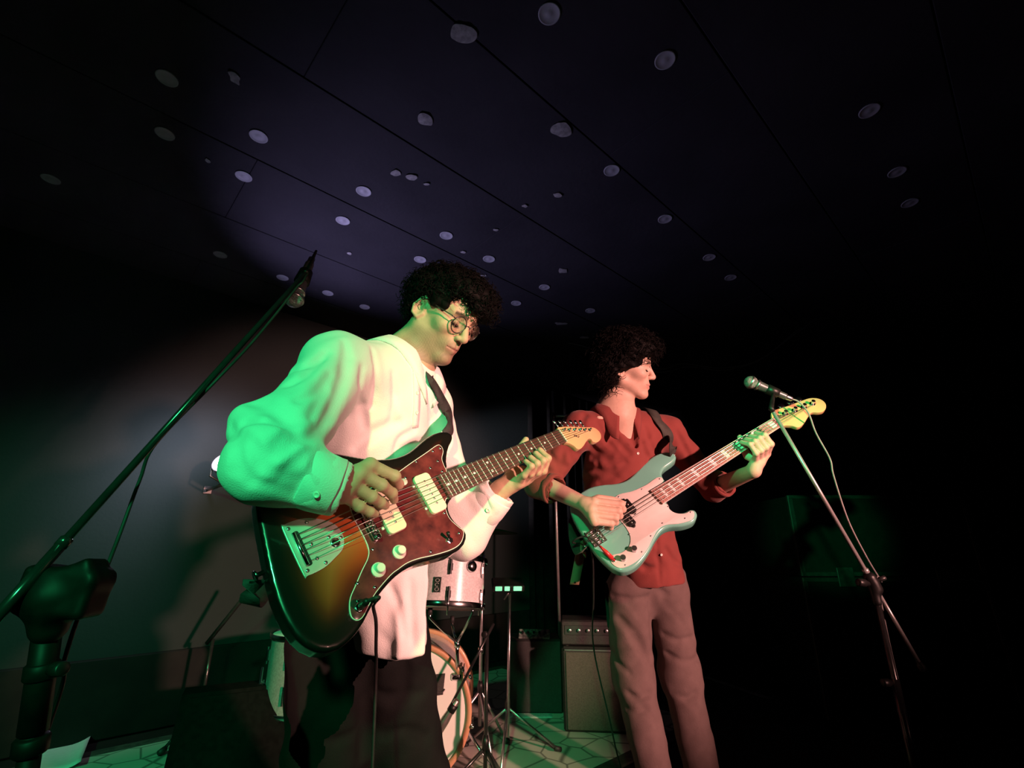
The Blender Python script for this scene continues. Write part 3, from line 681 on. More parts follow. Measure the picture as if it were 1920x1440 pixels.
V, F = Bs.slab(bpg, HB - 0.0005, HB + 0.0028, 0, 0.0008, 2); bpgo = sharp(add_mesh('pickguard', V, F, 'guard_white', bt)); HBP = HB + 0.0028
for a in [(322, -52), (270, 52), (318, 112), (286, 119), (210, 91), (146, 106), (84, 134), (10, 140), (-14, 104), (60, 100), (90, 62), (102, -40), (150, -76), (240, -54)]: screw(Bs, bpgo, a[0] / 1000 + BU, a[1] / 1000 + BV, HBP, 0.003, 'satin_steel')
build_neck(Bs, bt, 0.864, 20, 0.021, 0.031, 0.262, 0.264, 'bass_board', (1, 3, 5, 7, 9, 12, 15, 17, 19), True, 0, 0.021, 'guard_white')
bh = mm([(864, -23), (880, -40), (900, -50), (959, -36), (1021, -24), (1062, -15), (1086, 2), (1093, 22), (1086, 42), (1068, 56), (1047, 61), (1028, 54), (1012, 41), (990, 43), (961, 53), (930, 62), (907, 60), (896, 42), (880, 28), (864, 23)])
bh = np.concatenate([bh[:1], catmull(bh[1:-1], 4, closed=False), bh[-1:]])
V, F = Bs.slab(bh, -0.020, -0.004, 0.001, 0.0015, 2); bho = sharp(add_mesh('headstock', V, F, 'maple', bt))
posts = [(922, -12), (964, -3), (1006, 5), (1046, 12)]
for u, v in posts:
    u /= 1000; v /= 1000
    V, F = Bs.cyl(u, v, [(-0.004, 0.011), (-0.002, 0.011), (-0.002, 0.0065), (0.011, 0.006), (0.015, 0.0072), (0.016, 0.005), (0.016, 0)], 16); tn = sharp(add_mesh('tuning_peg', V, F, 'chrome', bt), 35)
    b = MB(); b.add(*tube([Bs(u, v - 0.01, -0.024), Bs(u, v - 0.042, -0.024)], 0.0035, 8)); b.add(*tube([Bs(u, v - 0.041, -0.024), Bs(u, v - 0.047, -0.024), Bs(u, v - 0.060, -0.024), Bs(u, v - 0.066, -0.024)], [0.004, 0.012, 0.015, 0.007], 14, flat=0.3, updir=Bs.d)); b.build('tuner_key', 'chrome', tn)
# headstock mark: small dark lettering block, and pale decal lines
for uu, vv, su, sv in ((893, -24, 12, 4), (899, -19, 16, 3.5), (893, -13, 9, 3)):
    V, F = Bs.box(uu / 1000, vv / 1000, -0.0039, su / 1000, sv / 1000, 0.0008, 0, 0.28); add_mesh('brand_mark', V, F, 'ink_dark', bho, smooth=False)
for k in range(2):
    V, F = Bs.slab(rrect((0.155, 0.121)[k] + BU, (-0.0225, 0.0155)[k] + BV, 0.029, 0.056, 0.006), HBP - 0.001, HBP + 0.009, 0, 0.0015, 2); pk = sharp(add_mesh('pickup', V, F, 'black_plastic', bt))
    for j in (-1, 1):
        V, F = Bs.slab(rrect((0.155, 0.121)[k] + BU, (-0.0225, 0.0155)[k] + BV + j * 0.030, 0.011, 0.012, 0.004), HBP - 0.001, HBP + 0.007, 0, 0.001, 2); add_mesh('pickup_ear', V, F, 'black_plastic', pk)
    for j in range(4):
        V, F = Bs.cyl((0.155, 0.121)[k] + BU, (-0.0225, 0.0155)[k] + BV - 0.0195 + j * 0.013, [(HBP + 0.0088, 0.0032), (HBP + 0.0105, 0.0030), (HBP + 0.0105, 0)], 10); add_mesh('pole_piece', V, F, 'chrome', pk)
V, F = Bs.box(-0.013 + BU, 0.006 + BV, HB + 0.0015, 0.055, 0.062, 0.003, 0.001); bbr = add_mesh('bridge', V, F, 'chrome', bt, smooth=False)
V, F = Bs.box(-0.039 + BU, 0.006 + BV, HB + 0.007, 0.004, 0.062, 0.012, 0.001); add_mesh('bridge_lip', V, F, 'chrome', bbr, smooth=False)
sv_ = [-0.0205 + 0.0145 * i + 0.005 for i in range(4)]
for v in sv_:
    V, F = lathe(Bs(0.0 + BU, v + BV - 0.0058, HB + 0.0085), Bs.w, [(0, 0.0052), (0.0116, 0.0052)], 12); add_mesh('saddle', V, F, 'chrome', bbr)
    b = MB(); b.add(*tube([Bs(-0.037 + BU, v + BV, HB + 0.008), Bs(-0.004 + BU, v + BV, HB + 0.008)], 0.0018, 6)); b.build('saddle_screw', 'satin_steel', bbr)
for u, v in ((16, 120), (67, 115)):
    V, F = Bs.cyl(u / 1000 + BU, v / 1000 + BV, [(HBP, 0.0098), (HBP + 0.016, 0.0095), (HBP + 0.018, 0.008), (HBP + 0.0182, 0)], 20); sharp(add_mesh('control_knob', V, F, 'satin_steel', bt), 35)
for i in range(4):
    r = 0.0017 - i * 0.0003; vn = -0.0165 + i * 0.011
    P = [Bs(-0.039 + BU, sv_[i] + BV, HB + 0.008), Bs(-0.004 + BU, sv_[i] + BV, HB + 0.0150), Bs(BU, sv_[i] + BV, HB + 0.0155), Bs(0.864, vn, 0.0042), Bs(posts[i][0] / 1000, posts[i][1] / 1000 + 0.006, 0.002)]
    b = MB(); b.add(*tube(P, r, 6)); b.build('string', 'string_steel', bt)
V, F = Bs.cyl(-0.012 + BU, 0.106 + BV, [(HBP - 0.001, 0.008), (HBP + 0.003, 0.008), (HBP + 0.003, 0.005), (HBP, 0.005)], 16); add_mesh('output_jack', V, F, 'chrome', bt)
for u, v in ((-0.044, 0.005), (0.436, -0.117)):
    d_ = Bs.d * (-1 if u < 0 else 1); V, F = lathe(Bs(u + BU, v + BV, HB - 0.022), d_, [(0, 0.004), (0.012, 0.004), (0.014, 0.009), (0.017, 0.009), (0.017, 0)], 12); add_mesh('strap_button', V, F, 'chrome', bt)

# ================================================================== PEOPLE
SX, SY, SVW = A3(1, 0, 0), camdir((0, -1, 0)), camdir((0, 0, -1))
mat('skin', (0.5, 0.33, 0.24), 0.52, spec=0.35, attr='Col', noise=(70, 0.9), bump=(260, 0.12))
mat('hair_black', (0.0016, 0.0013, 0.0013), 0.65, spec=0.1, noise=(40, (0.003, 0.0025, 0.0025)))
mat('shirt_white', (0.78, 0.78, 0.76), 0.85, spec=0.15, sheen=0.2, noise=(9, (0.72, 0.72, 0.70), 0.3), bump=(420, 0.25))
mat('trouser_dark', (0.006, 0.007, 0.007), 0.9, spec=0.08, noise=(14, (0.011, 0.012, 0.0115), 0.3), bump=(380, 0.3))
mat('shirt_rust', (0.19, 0.045, 0.040), 0.85, spec=0.1, sheen=0.1, noise=(11, (0.235, 0.056, 0.049), 0.3), bump=(420, 0.25))
mat('trouser_taupe', (0.125, 0.088, 0.084), 0.88, spec=0.1, sheen=0.05, noise=(30, (0.155, 0.110, 0.105), 0.3), bump=(420, 0.4))
mat('shoe_black', (0.012, 0.012, 0.012), 0.5, noise=(30, (0.02, 0.02, 0.02)))
mat('sole_white', (0.35, 0.34, 0.32), 0.7, noise=(30, (0.28, 0.27, 0.26)))
mat('lens_glass', (0.9, 0.9, 0.92), 0.04, spec=0.5, trans=1.0, alpha=0.22)
mat('frame_dark', (0.015, 0.012, 0.012), 0.3, noise=(60, (0.03, 0.02, 0.02)))

class Head:
    def __init__(s, O, F, U, k=1.0): s.k = k; s.F = unit(F); U = np.asarray(U, float); s.U = unit(U - s.F * np.dot(U, s.F)); s.L = np.cross(s.U, s.F); s.O = np.asarray(O, float); s.R = np.array([s.F, s.L, s.U])
    def __call__(s, f, l, u): return s.O + (s.F * f + s.L * l + s.U * u) * s.k
    def loc(s, V): return (np.asarray(V) - s.O) @ s.R.T / s.k
def add_head(S, H, smile=0.0):
    T_ = SDF(); head_ops(T_, Head((0, 0, 0), (1, 0, 0), (0, 0, 1)), smile); O_, R_, k_ = H.O.astype(np.float32), H.R.T.astype(np.float32), H.k
    S.u(lambda P: T_.ev((P - O_) @ R_ / k_) * k_, .02)
def head_ops(S, H, smile=0.0):
    e = lambda f, l, u, a, b, c, k: S.u(ell(H(f, l, u), (a, b, c), H.R), k)
    e(-.008, 0, .045, .097, .076, .083, .02); e(.030, 0, .050, .066, .066, .062, .03); e(.040, 0, -.015, .055, .060, .078, .03)
    for s in (-1, 1):
        S.u(cap(H(.000, s * .052, -.045), H(.076, s * .014, -.090), .022, .019), .025)
        e(.064, s * .044, -.010, .026, .022, .019, .02)
        S.u(cap(H(.088, s * .012, .037), H(.078, s * .047, .036), .011, .009), .014)
    e(.086, 0, -.092, .019, .022, .017, .015); e(.080, 0, -.050, .026, .032, .027, .02)
    for s in (-1, 1):                                                     # eye sockets, then lidded eyes
        S.sub(ell(H(.106, s * .032, .017), (.022, .022, .015), H.R), .012)
        e(.0790, s * .032, .013, .0132, .0138, .0115, .0025)
        S.sub(chain([H(.0870, s * .0445, .0065), H(.0925, s * .033, .0035), H(.0880, s * .0205, .0065)], [.0014, .0020, .0014]), .003)
    S.u(chain([H(.090, 0, .030), H(.104, 0, .008), H(.117, 0, -.016)], [.0085, .0095, .0115]), .010)
    e(.116, 0, -.019, .010, .0105, .0095, .006)
    for s in (-1, 1):
        e(.105, s * .0125, -.022, .011, .0072, .0080, .006); S.sub(ell(H(.108, s * .0070, -.031), (.0055, .0036, .0040), H.R), .002)
    dy = .006 * smile; w = .022 + .006 * smile
    S.u(chain([H(.093 - .006 * smile, -w, -.056 + dy), H(.1035, -.006, -.0505), H(.1025, 0, -.0515), H(.1035, .006, -.0505), H(.093 - .006 * smile, w, -.056 + dy)], [.003, .0055, .005, .0055, .003]), .006)
    S.u(chain([H(.092 - .006 * smile, -w + .003, -.058 + dy), H(.1015, 0, -.0635), H(.092 - .006 * smile, w - .003, -.058 + dy)], [.003, .0066, .003]), .006)
    S.sub(chain([H(.0960 - .006 * smile, -w - .002, -.0565 + dy), H(.1060, -.010, -.0562), H(.1078, 0, -.0568), H(.1060, .010, -.0562), H(.0960 - .006 * smile, w + .002, -.0565 + dy)], [.0016, .0018, .0018, .0018, .0016]), .003)
    S.sub(ell(H(.108, 0, -.038), (.004, .0035, .008), H.R), .004)          # philtrum
    for s in (-1, 1):                                                      # ears
        Re = np.array([unit(H.F * .88 + H.L * s * -.47), unit(H.L * s * .88 + H.F * .47), H.U]); Re[2] = unit(np.cross(Re[0], Re[1])); c = H(-.010, s * .079, .002)
        S.u(ell(c, (.019, .0065, .032), Re), .006); S.sub(ell(c + Re[1] * .0070 + Re[0] * .001, (.0120, .0085, .022), Re), .003)
        S.u(chain([c + Re[0] * .014 + Re[2] * .016 + Re[1] * .003, c + Re[0] * .004 + Re[2] * .030 + Re[1] * .005, c - Re[0] * .012 + Re[2] * .024 + Re[1] * .006, c - Re[0] * .018 + Re[2] * .004 + Re[1] * .006, c - Re[0] * .010 - Re[2] * .016 + Re[1] * .004], [.0034, .0042, .0044, .0042, .0034]), .0025)
        S.u(ell(c - Re[2] * .029 + Re[0] * .005, (.0085, .005, .0095), Re), .006); S.u(ell(c + Re[0] * .012 - Re[2] * .003 + Re[1] * .003, (.005, .004, .008), Re), .004)
def lashes(H, parent):
    for s in (-1, 1):
        b = MB(); b.add(*tube(catmull(np.array([H(.0860, s * .0455, .0070), H(.0935, s * .0385, .0036), H(.0955, s * .0320, .0024), H(.0935, s * .0255, .0036), H(.0885, s * .0200, .0066)]), 4, closed=False), [.0007] + [.0016 * H.k] * 15 + [.0007], 6)); b.build('eyelashes', 'hair_black', parent)
def skin_colors(V, heads, base, lips, stub, stub_amt):
    col = np.tile(np.array(base), (len(V), 1)); H = heads; q = H.loc(V); f, l, u = q.T
    red = np.exp(-(((f - .085) / .03) ** 2 + ((np.abs(l) - .035) / .02) ** 2 + ((u + .012) / .02) ** 2)) * .25
    col = col * (1 - red[:, None]) + np.array((base[0] * 1.05, base[1] * .75, base[2] * .72)) * red[:, None]
    jaw = 1 / (1 + np.exp((u + .038 + .25 * np.maximum(0.06 - f, 0)) / .006)) * (u > -.125) * (f > -.02); jaw = jaw * (1 / (1 + np.exp(-(f - .0) / .006)))
    nz = .75 + .25 * np.sin(V[:, 0] * 900) * np.sin(V[:, 1] * 1100) * np.sin(V[:, 2] * 1000); k = (jaw * stub_amt * nz)[:, None]; col = col * (1 - k) + np.array(stub) * k
    lip = np.exp(-((np.abs(u + .057) / .010) ** 4)) * (np.abs(l) < .026) * (f > .0955); k = (lip * .75)[:, None]; col = col * (1 - k) + np.array(lips) * k
    br = np.exp(-(((u - .038 + .10 * np.maximum(np.abs(l) - .03, 0)) / .0055) ** 4)) * (np.abs(l) > .010) * (np.abs(l) < .052) * (f > .06) * (q[:, 2] < .06); k = (br * .85)[:, None]; col = col * (1 - k) + np.array((.02, .015, .012)) * k
    lash = np.exp(-(((u - .0050) / .0044) ** 4)) * (np.abs(np.abs(l) - .0325) < .0145) * (f > .074); k = (lash * .95)[:, None]; col = col * (1 - k) + np.array((.02, .015, .012)) * k
    return col
def add_hand(S, wrist, mcp, fingers, thumb, rs=1.0, rw=.024):
    """fingers: four lists of joints after the knuckle; palm is knit from wrist to knuckles"""
    for i, p in enumerate(mcp): S.u(cap(wrist + (p - wrist) * .08, p, .0175 * rs, .0128 * rs), .014)
    for i in range(3): S.u(cap(mcp[i], mcp[i + 1], .0118 * rs, .0115 * rs), .008); S.u(cap((wrist + mcp[i]) / 2, (wrist + mcp[i + 1]) / 2, .0145 * rs, .014 * rs), .01)
    R_ = [.0122, .0108, .0098, .0086]
    for i, fg in enumerate(fingers):
        sc = rs * (1.0, 1.02, .97, .86)[i]; P = [mcp[i]] + list(fg); r = [R_[min(j, 3)] * sc for j in range(len(P))]; r[-1] = .0082 * sc
        S.u(chain(P, r), .0045)
        for j in range(1, len(P) - 1): S.u(ell(P[j], (r[j] * 1.10,) * 3), .004)
    if thumb is not None:
        S.u(chain(thumb, [.019 * rs, .0145 * rs, .012 * rs, .0092 * rs][:len(thumb)]), .008)
def grooves(S, lines, r=.004, k=.016, ridge=0.0, off=0.0):
    adds = []
    for ln in lines:
        rr, kk = r, k
        if isinstance(ln, tuple): ln, rr, kk = ln
        Q = catmull(np.array(ln, float), 3, closed=False); P = [S.hit(*q) for q in Q]; P = [p for p in P if p is not None]
        if len(P) < 2: continue
        P = np.array(P); keep = [P[0]]
        for p in P[1:]:
            if np.linalg.norm(p - keep[-1]) < .09: keep.append(p)
        if len(keep) < 2: continue
        n = len(keep); taper = [rr * (0.35 + 0.65 * math.sin(math.pi * (i + .5) / n)) for i in range(n)]
        adds.append((keep, taper, kk))
    for P, t, kk in adds:
        S.sub(chain(P, t), kk)
        if ridge:
            sh = [p + SY * (ridge) for p in P]; S.u(chain(sh, [x * .9 for x in t]), kk * 1.2)
def cloth_disp(a, sc, seed=0.0):
    def f(P):
        x, y, z = P[:, 0] * sc, P[:, 1] * sc, P[:, 2] * sc
        w = np.sin(x * 1.3 + 2 * np.sin(z * .7 + seed)) * .8
        return (a * (np.sin(z * 1.1 + w * 1.6 + x * .5 + seed) * np.sin(y * .9 + x * .8 + w) + .5 * np.sin(2.3 * z - 1.7 * x + 1.1 * w + 2 * seed))).astype(np.float32)
    return f
def curls(V, nrm, n, rng, length, rad, turns, r, droop=0.3, ok=None):
    b = MB(); idx = rng.choice(len(V), n)
    for i in idx:
        if ok is not None and not ok[i]: continue
        d = unit(nrm[i] + rng.normal(0, .45, 3)); L = length * rng.uniform(.55, 1.2); fx, fy, fz = frame(d, rng.normal(0, 1, 3)); m_ = 12; ph = rng.uniform(0, 6.28); rr = rad * rng.uniform(.5, 1.3); tn = turns * rng.uniform(.7, 1.2)
        t = np.linspace(0, 1, m_); P = V[i] - nrm[i] * .004 + d * (t * L)[:, None] + (np.cos(ph + t * tn * 6.28) - math.cos(ph))[:, None] * fx * rr + (np.sin(ph + t * tn * 6.28) - math.sin(ph))[:, None] * fy * rr
        P[:, 2] -= droop * L * t ** 2
        b.add(*tube(P, r * (1.1 - .75 * t), 3, cap=False))
    return b
def vnormals(V, F):
    n = np.cross(V[F[:, 2]] - V[F[:, 0]], V[F[:, 3]] - V[F[:, 1]]); out = np.zeros_like(V)
    for i in range(4):
        for k in range(3): out[:, k] += np.bincount(F[:, i], weights=n[:, k], minlength=len(V))
    return out / (np.linalg.norm(out, axis=1)[:, None] + 1e-12)
def bounds(V, m=.03): return V.min(0) - m, V.max(0) + m
def ribbon(P, Nn, w, th):
    """strap: path, outward normals, width, thickness"""
    P = np.asarray(P, float); Nn = np.asarray(Nn, float); T = np.gradient(P, axis=0); V = []
    for p, n, t in zip(P, Nn, T):
        t = unit(t); n = unit(n - t * np.dot(n, t)); s = np.cross(t, n)
        V += [p + s * w / 2 - n * th / 2, p + s * w / 2 + n * th / 2, p - s * w / 2 + n * th / 2, p - s * w / 2 - n * th / 2]
    m_ = len(P); F = [[i * 4 + j, i * 4 + (j + 1) % 4, (i + 1) * 4 + (j + 1) % 4, (i + 1) * 4 + j] for i in range(m_ - 1) for j in range(4)]
    F += [[3, 2, 1, 0], [(m_ - 1) * 4 + j for j in range(4)]]
    return np.array(V), F
def drape_out(S, P, Q0, lift, n=60):
    """push points out of a body along directions until they clear its surface"""
    out = []
    for p, d in zip(P, Q0):
        p = np.array(p, float)
        for _ in range(n):
            v = float(S.ev(p[None])[0])
            if v >= lift: break
            p = p + d * max(lift - v, .001)
        out.append(p)
    return np.array(out)
def collar(S, nb, na, front, spread, gap, rin, rout, htop, parent, material, n=48, tip=.02, name='collar', band=.0):
    """folded shirt collar round a neck; gap = half opening at the front (radians)"""
    na = unit(na); fr = unit(front - na * np.dot(front, na)); sd = np.cross(na, fr); top = []; bot = []
    for i in range(n + 1):
        a = gap + (2 * math.pi - 2 * gap) * i / n; dv = fr * math.cos(a) + sd * math.sin(a)
        nearf = max(0.0, 1 - min(a, 2 * math.pi - a) / 0.9)
        tp = nb + dv * rin + na * (htop * (1 - .75 * nearf ** 1.2)); top.append(tp)
        p = nb + dv * (rout + tip * nearf) + fr * spread * nearf + na * .10
        p00 = p.copy()
        for _ in range(140):
            v = float(S.ev(p[None])[0])
            if np.linalg.norm(p - p00) > .17: break
            if v < .008: break
            p = p - na * max(v * .6, .0008)
        bot.append(p)
    top = np.array(top); bot = np.array(bot)
    for _ in range(2): bot[1:-1] = (bot[:-2] + 2 * bot[1:-1] + bot[2:]) / 4
    rows = []
    for t in (0, .12, .35, .7, 1.0):
        q = top * (1 - t) + bot * t; bul = math.sin(math.pi * min(t * 1.15, 1)) * .010; rows.append(q + na * bul)
    V = np.array(rows); nv = V.copy()
    inner = V - np.repeat(((top - nb) - np.outer((top - nb) @ na, na))[None], 5, 0) * 0.05 - na * .0035
    A = np.concatenate([V.reshape(-1, 3), inner.reshape(-1, 3)]); k = n + 1; off = 5 * k; F = []
    for r_ in range(4):
        for i in range(n):
            F.append([r_ * k + i, r_ * k + i + 1, (r_ + 1) * k + i + 1, (r_ + 1) * k + i][::-1]); F.append([off + r_ * k + i, off + r_ * k + i + 1, off + (r_ + 1) * k + i + 1, off + (r_ + 1) * k + i])
    for i in range(n): F.append([i, i + 1, off + i + 1, off + i]); F.append([4 * k + i + 1, 4 * k + i, off + 4 * k + i, off + 4 * k + i + 1])
    for r_ in range(4): F.append([r_ * k, off + r_ * k, off + (r_ + 1) * k, (r_ + 1) * k]); F.append([r_ * k + n, (r_ + 1) * k + n, off + (r_ + 1) * k + n, off + r_ * k + n])
    return add_mesh(name, A, F, material, parent)

# ------------------------------------------------------------------ the guitarist
psi, tau = math.radians(57), math.radians(32)
gF = math.sin(psi) * (math.cos(tau) * SX - math.sin(tau) * SY) + math.cos(psi) * SVW; gU = math.sin(tau) * SX + math.cos(tau) * SY + .05 * SVW
GH = Head((0, 0, 0), gF, gU, .95); GH.O = C(787, 574, 1.26) + GH.L * .079 + GH.F * .010
nb = C(758, 682, 1.31)                                                     # base of the neck
rs, ls = C(634, 690, 1.09), C(800, 762, 1.37)                              # shoulder joints
re, rw = C(503, 868, .79), G.at(630, 914, .062)                           # right elbow, wrist
lw = G(.408, .046, -.086); le = C(868, 1000, 1.24)
S = SDF(); add_head(S, GH)
S.u(cap(GH(-.012, 0, -.015), nb, .056, .060), .03); S.u(cap(GH(.022, 0, -.062), nb + GH.F * .02, .026, .048), .02)
hipc = C(690, 1170, 1.24)
S.u(cap(nb, C(695, 1060, 1.30), .07, .06), .05); S.u(cap(nb, rs, .045, .040), .04); S.u(cap(nb, ls, .045, .040), .04)
S.u(cap(rs, re, .043, .036), .02); S.u(cap(re, rw, .038, .027), .02); S.u(cap(ls, le, .043, .036), .02); S.u(cap(le, lw, .037, .027), .02)
gm = [G.at(694, 872, .078), G.at(674, 887, .080), G.at(656, 907, .074), G.at(643, 927, .062)]
gf = [[G.at(740, 893, .066), G.at(747, 908, .040), G.at(738, 916, .022)], [G.at(716, 910, .066), G.at(735, 925, .045), G.at(739, 937, .026)],
      [G.at(697, 932, .056), G.at(714, 943, .040), G.at(723, 948, .026)], [G.at(674, 950, .044), G.at(694, 960, .032), G.at(704, 964, .022)]]
add_hand(S, rw, gm, gf, [rw * .55 + gm[0] * .45 - G.n * .012, G.at(692, 897, .050), G.at(722, 905, .036), G.at(746, 908, .026)], 1.0)
fu = [.500, .478, .452, .428]; lm = [G(u * .62 + .163, .060, -.042) for u in fu]
lf = [[G(u - .004, .066 - .004 * i, -.004), G(u + .006, .047, .024), G(u + .008, .016 + .004 * i, .0155)] for i, u in enumerate(fu)]
add_hand(S, lw, lm, lf, [lw * .5 + lm[0] * .5 - G.w * .015, G(.455, .012, -.058), G(.492, -.016, -.046), G(.520, -.033, -.016)] , .92); S.u(cap(G(.430, .040, -.066), G(.482, .036, -.056), .020, .018), .015)
lo = np.min([GH.O - .2, hipc - .12, re - .08, rw - .1], 0); hi = np.max([GH.O + .2, nb + .1, ls + .1, lm[0] + .12, le + .06], 0)
V, F = S.mesh(lo, hi, .0025); gS = S
gbase = A3(-.36, 1.33, 0)
gp = add_mesh('person', V, F, 'skin', loc=gbase)
vcolor(gp, skin_colors(V, GH, (.50, .34, .23), (.36, .17, .14), (.09, .068, .05), .72))
tag(gp, 'person in loose white shirt and glasses looking down and playing a sunburst guitar', 'person')

# shirt
S = SDF(); ax_ = unit(ls - rs); upb = unit(nb - hipc); fr_ = unit(np.cross(ax_, upb)); 
if fr_[1] > 0: fr_ = -fr_
RB = np.array([ax_, fr_, upb])
S.u(ell(C(703, 770, 1.25), (.160, .125, .185), RB), .04); S.u(cap(rs + upb * -.01, ls, .068, .058), .07)
S.u(cap(nb - upb * .03, rs, .058, .062), .06); S.u(cap(nb - upb * .045, ls, .05, .055), .06)
S.u(cap(C(700, 830, 1.24), C(703, 1040, 1.27), .140, .135, (fr_, .85)), .05)
S.u(cap(C(705, 1000, 1.25), C(735, 1205, 1.20), .125, .085), .05)
S.u(rbox(C(772, 1130, 1.155), (.036, .016, .118), .009, np.array([unit(A3(1, .55, .03)), unit(A3(-.55, 1, 0)), A3(-.06, 0, 1)])), .03)      # side panel hanging lower
S.u(cap(rs, re, .076, .062), .03); S.u(ell(C(474, 800, .86), (.040, .045, .040)), .05); S.u(cap(re, rw, .062, .0475), .035)
S.u(cap(ls, le, .062, .060), .03); S.u(cap(le, lw, .060, .046), .03); S.u(ell(C(912, 930, 1.235), (.030, .03, .035)), .03)
S.sub(half(rw - G.w * 0, unit(re - rw)) if False else ell(rw + unit(rw - re) * .085, (.085, .085, .085)), .004)
S.sub(cap(rw - unit(rw - re) * .028, rw + unit(rw - re) * .05, .034, .041), .002)
S.sub(ell(lw + unit(lw - le) * .055, (.075, .075, .075)), .004); S.sub(cap(lw - unit(lw - le) * .03, lw + unit(lw - le) * .06, .034, .039), .002)
S.sub(cap(nb, nb + (GH(-.01, 0, -.02) - nb) * 1.4, .056, .060), .006)
S.sub(ell(C(728, 1330, 1.18), (.2, .2, .155)), .01)                          # lifted hem
S.disp = cloth_disp(.0016, 34, 1.0)
grooves(S, [([(655, 668), (648, 700), (632, 750), (606, 800), (575, 822)], .009, .022), ([(452, 750), (490, 752), (528, 774), (556, 808)], .010, .026), [(646, 640), (650, 660), (646, 690)],
    [(455, 792), (500, 786), (548, 796)], [(452, 812), (470, 830), (500, 862)], [(500, 864), (518, 835), (540, 812)], ([(487, 872), (530, 895), (556, 908), (572, 930)], .007, .018),
    [(556, 893), (570, 860), (590, 838)], [(570, 905), (590, 870), (605, 845)], [(430, 800), (442, 830), (436, 880)], [(470, 905), (520, 915), (560, 935)],
     [(700, 655), (706, 700), (698, 760)], [(680, 690), (676, 740), (684, 800)], [(738, 700), (742, 740), (736, 790)], ([(668, 840), (700, 812), (750, 792)], .006, .022), [(470, 840), (482, 862), (478, 895)], [(445, 850), (455, 880), (470, 900)], [(520, 850), (545, 835), (560, 815)], [(530, 900), (545, 875), (570, 850)], [(600, 880), (612, 862), (630, 850)], [(540, 720), (575, 700), (610, 660)], [(585, 780), (600, 750), (615, 730)],
    [(742, 848), (752, 822), (778, 806)], [(755, 842), (775, 832), (795, 830)], [(800, 720), (806, 750), (808, 790)], [(520, 700), (560, 690), (600, 670)], [(560, 750), (600, 730), (620, 700)],
    [(725, 1090), (745, 1130), (760, 1190)], [(770, 1090), (772, 1150), (776, 1210)], ([(862, 905), (890, 920), (915, 955)], .007, .018), [(880, 900), (905, 905), (925, 930)]], .0045, .016)
lo = np.min([C(400, 800, .75), C(560, 1000, 1.4), re - .1], 0) - .05; hi = np.max([nb, C(960, 700, 1.45), ls + .1], 0) + .08; lo[2] = C(730, 1290, 1.2)[2] - .05
V, F = S.mesh(lo, hi, .0042, .003); V = laplace(V, F, 2, .4); gSh = S
gsh = add_mesh('shirt', V, F, 'shirt_white', gp); tag(gsh, 'white long-sleeved shirt')
for w_, e_, r0_ in ((rw, re, .0495), (lw - unit(lw - le) * .020, le, .0500)):
    d_ = unit(w_ - e_); V, F = lathe(w_ - d_ * .058, d_, [(0, r0_ * 1.0), (.0015, r0_ * 1.035), (.028, r0_ * 1.02), (.055, r0_ * 1.03), (.057, r0_ * 1.01), (.057, r0_ * .955), (.03, r0_ * .95), (0, r0_ * .95)], 40)
    V = V + .0022 * np.sin(V[:, :1] * 110 + V[:, 2:] * 80) * (A3(0, 0, 1) + d_ * .5); add_mesh('cuff', V, F, 'shirt_white', gsh)
    V, F = lathe(w_ - d_ * .03 + unit(SVW - d_ * np.dot(SVW, d_)) * (r0_ * 1.02) - SY * .004, SVW, [(0, .0055), (.003, .0052), (.003, .0035), (.0024, .003), (.0024, 0)], 12); add_mesh('button', V, F, 'white_plastic', gsh)
nax = unit(GH(-.012, 0, -.02) - nb); cf = unit(fr_ * .9 + ax_ * .15)
collar(gSh, nb - nax * .006, nax, cf, .004, .12, .067, .124, .052, gsh, 'shirt_white', tip=.026)
def strip_on(S, pts, w, th, name, material, parent, lift=.002, n=5, side=None):
    Q = catmull(np.array(pts, float), n, closed=False); P = [S.hit(*q) for q in Q]; P = np.array([p for p in P if p is not None]); Nn = []
    for p in P:
        e = 2e-3; g = np.array([float(S.ev((p + d)[None])[0] - S.ev((p - d)[None])[0]) for d in np.eye(3) * e]); Nn.append(unit(g))
    Nn = np.array(Nn)
    for _ in range(4): Nn[1:-1] = (Nn[:-2] + Nn[1:-1] * 2 + Nn[2:]) / 4; P[1:-1] = (P[:-2] + P[1:-1] * 2 + P[2:]) / 4
    V, F = ribbon(P + Nn * lift, Nn, w, th); return add_mesh(name, V, F, material, parent), P, Nn
pl_, PP, NN_ = strip_on(gSh, [(779, 697), (781, 730), (781, 765), (777, 802)], .022, .003, 'placket', 'shirt_white', gsh, .0008)
for i in (1, 6, 11):
    V, F = lathe(PP[min(i, len(PP) - 1)] + NN_[min(i, len(NN_) - 1)] * .003, NN_[min(i, len(NN_) - 1)], [(0, .0052), (.0014, .005), (.0014, .0035), (.001, .003), (.001, 0)], 14); add_mesh('button', V, F, 'white_plastic', gsh)
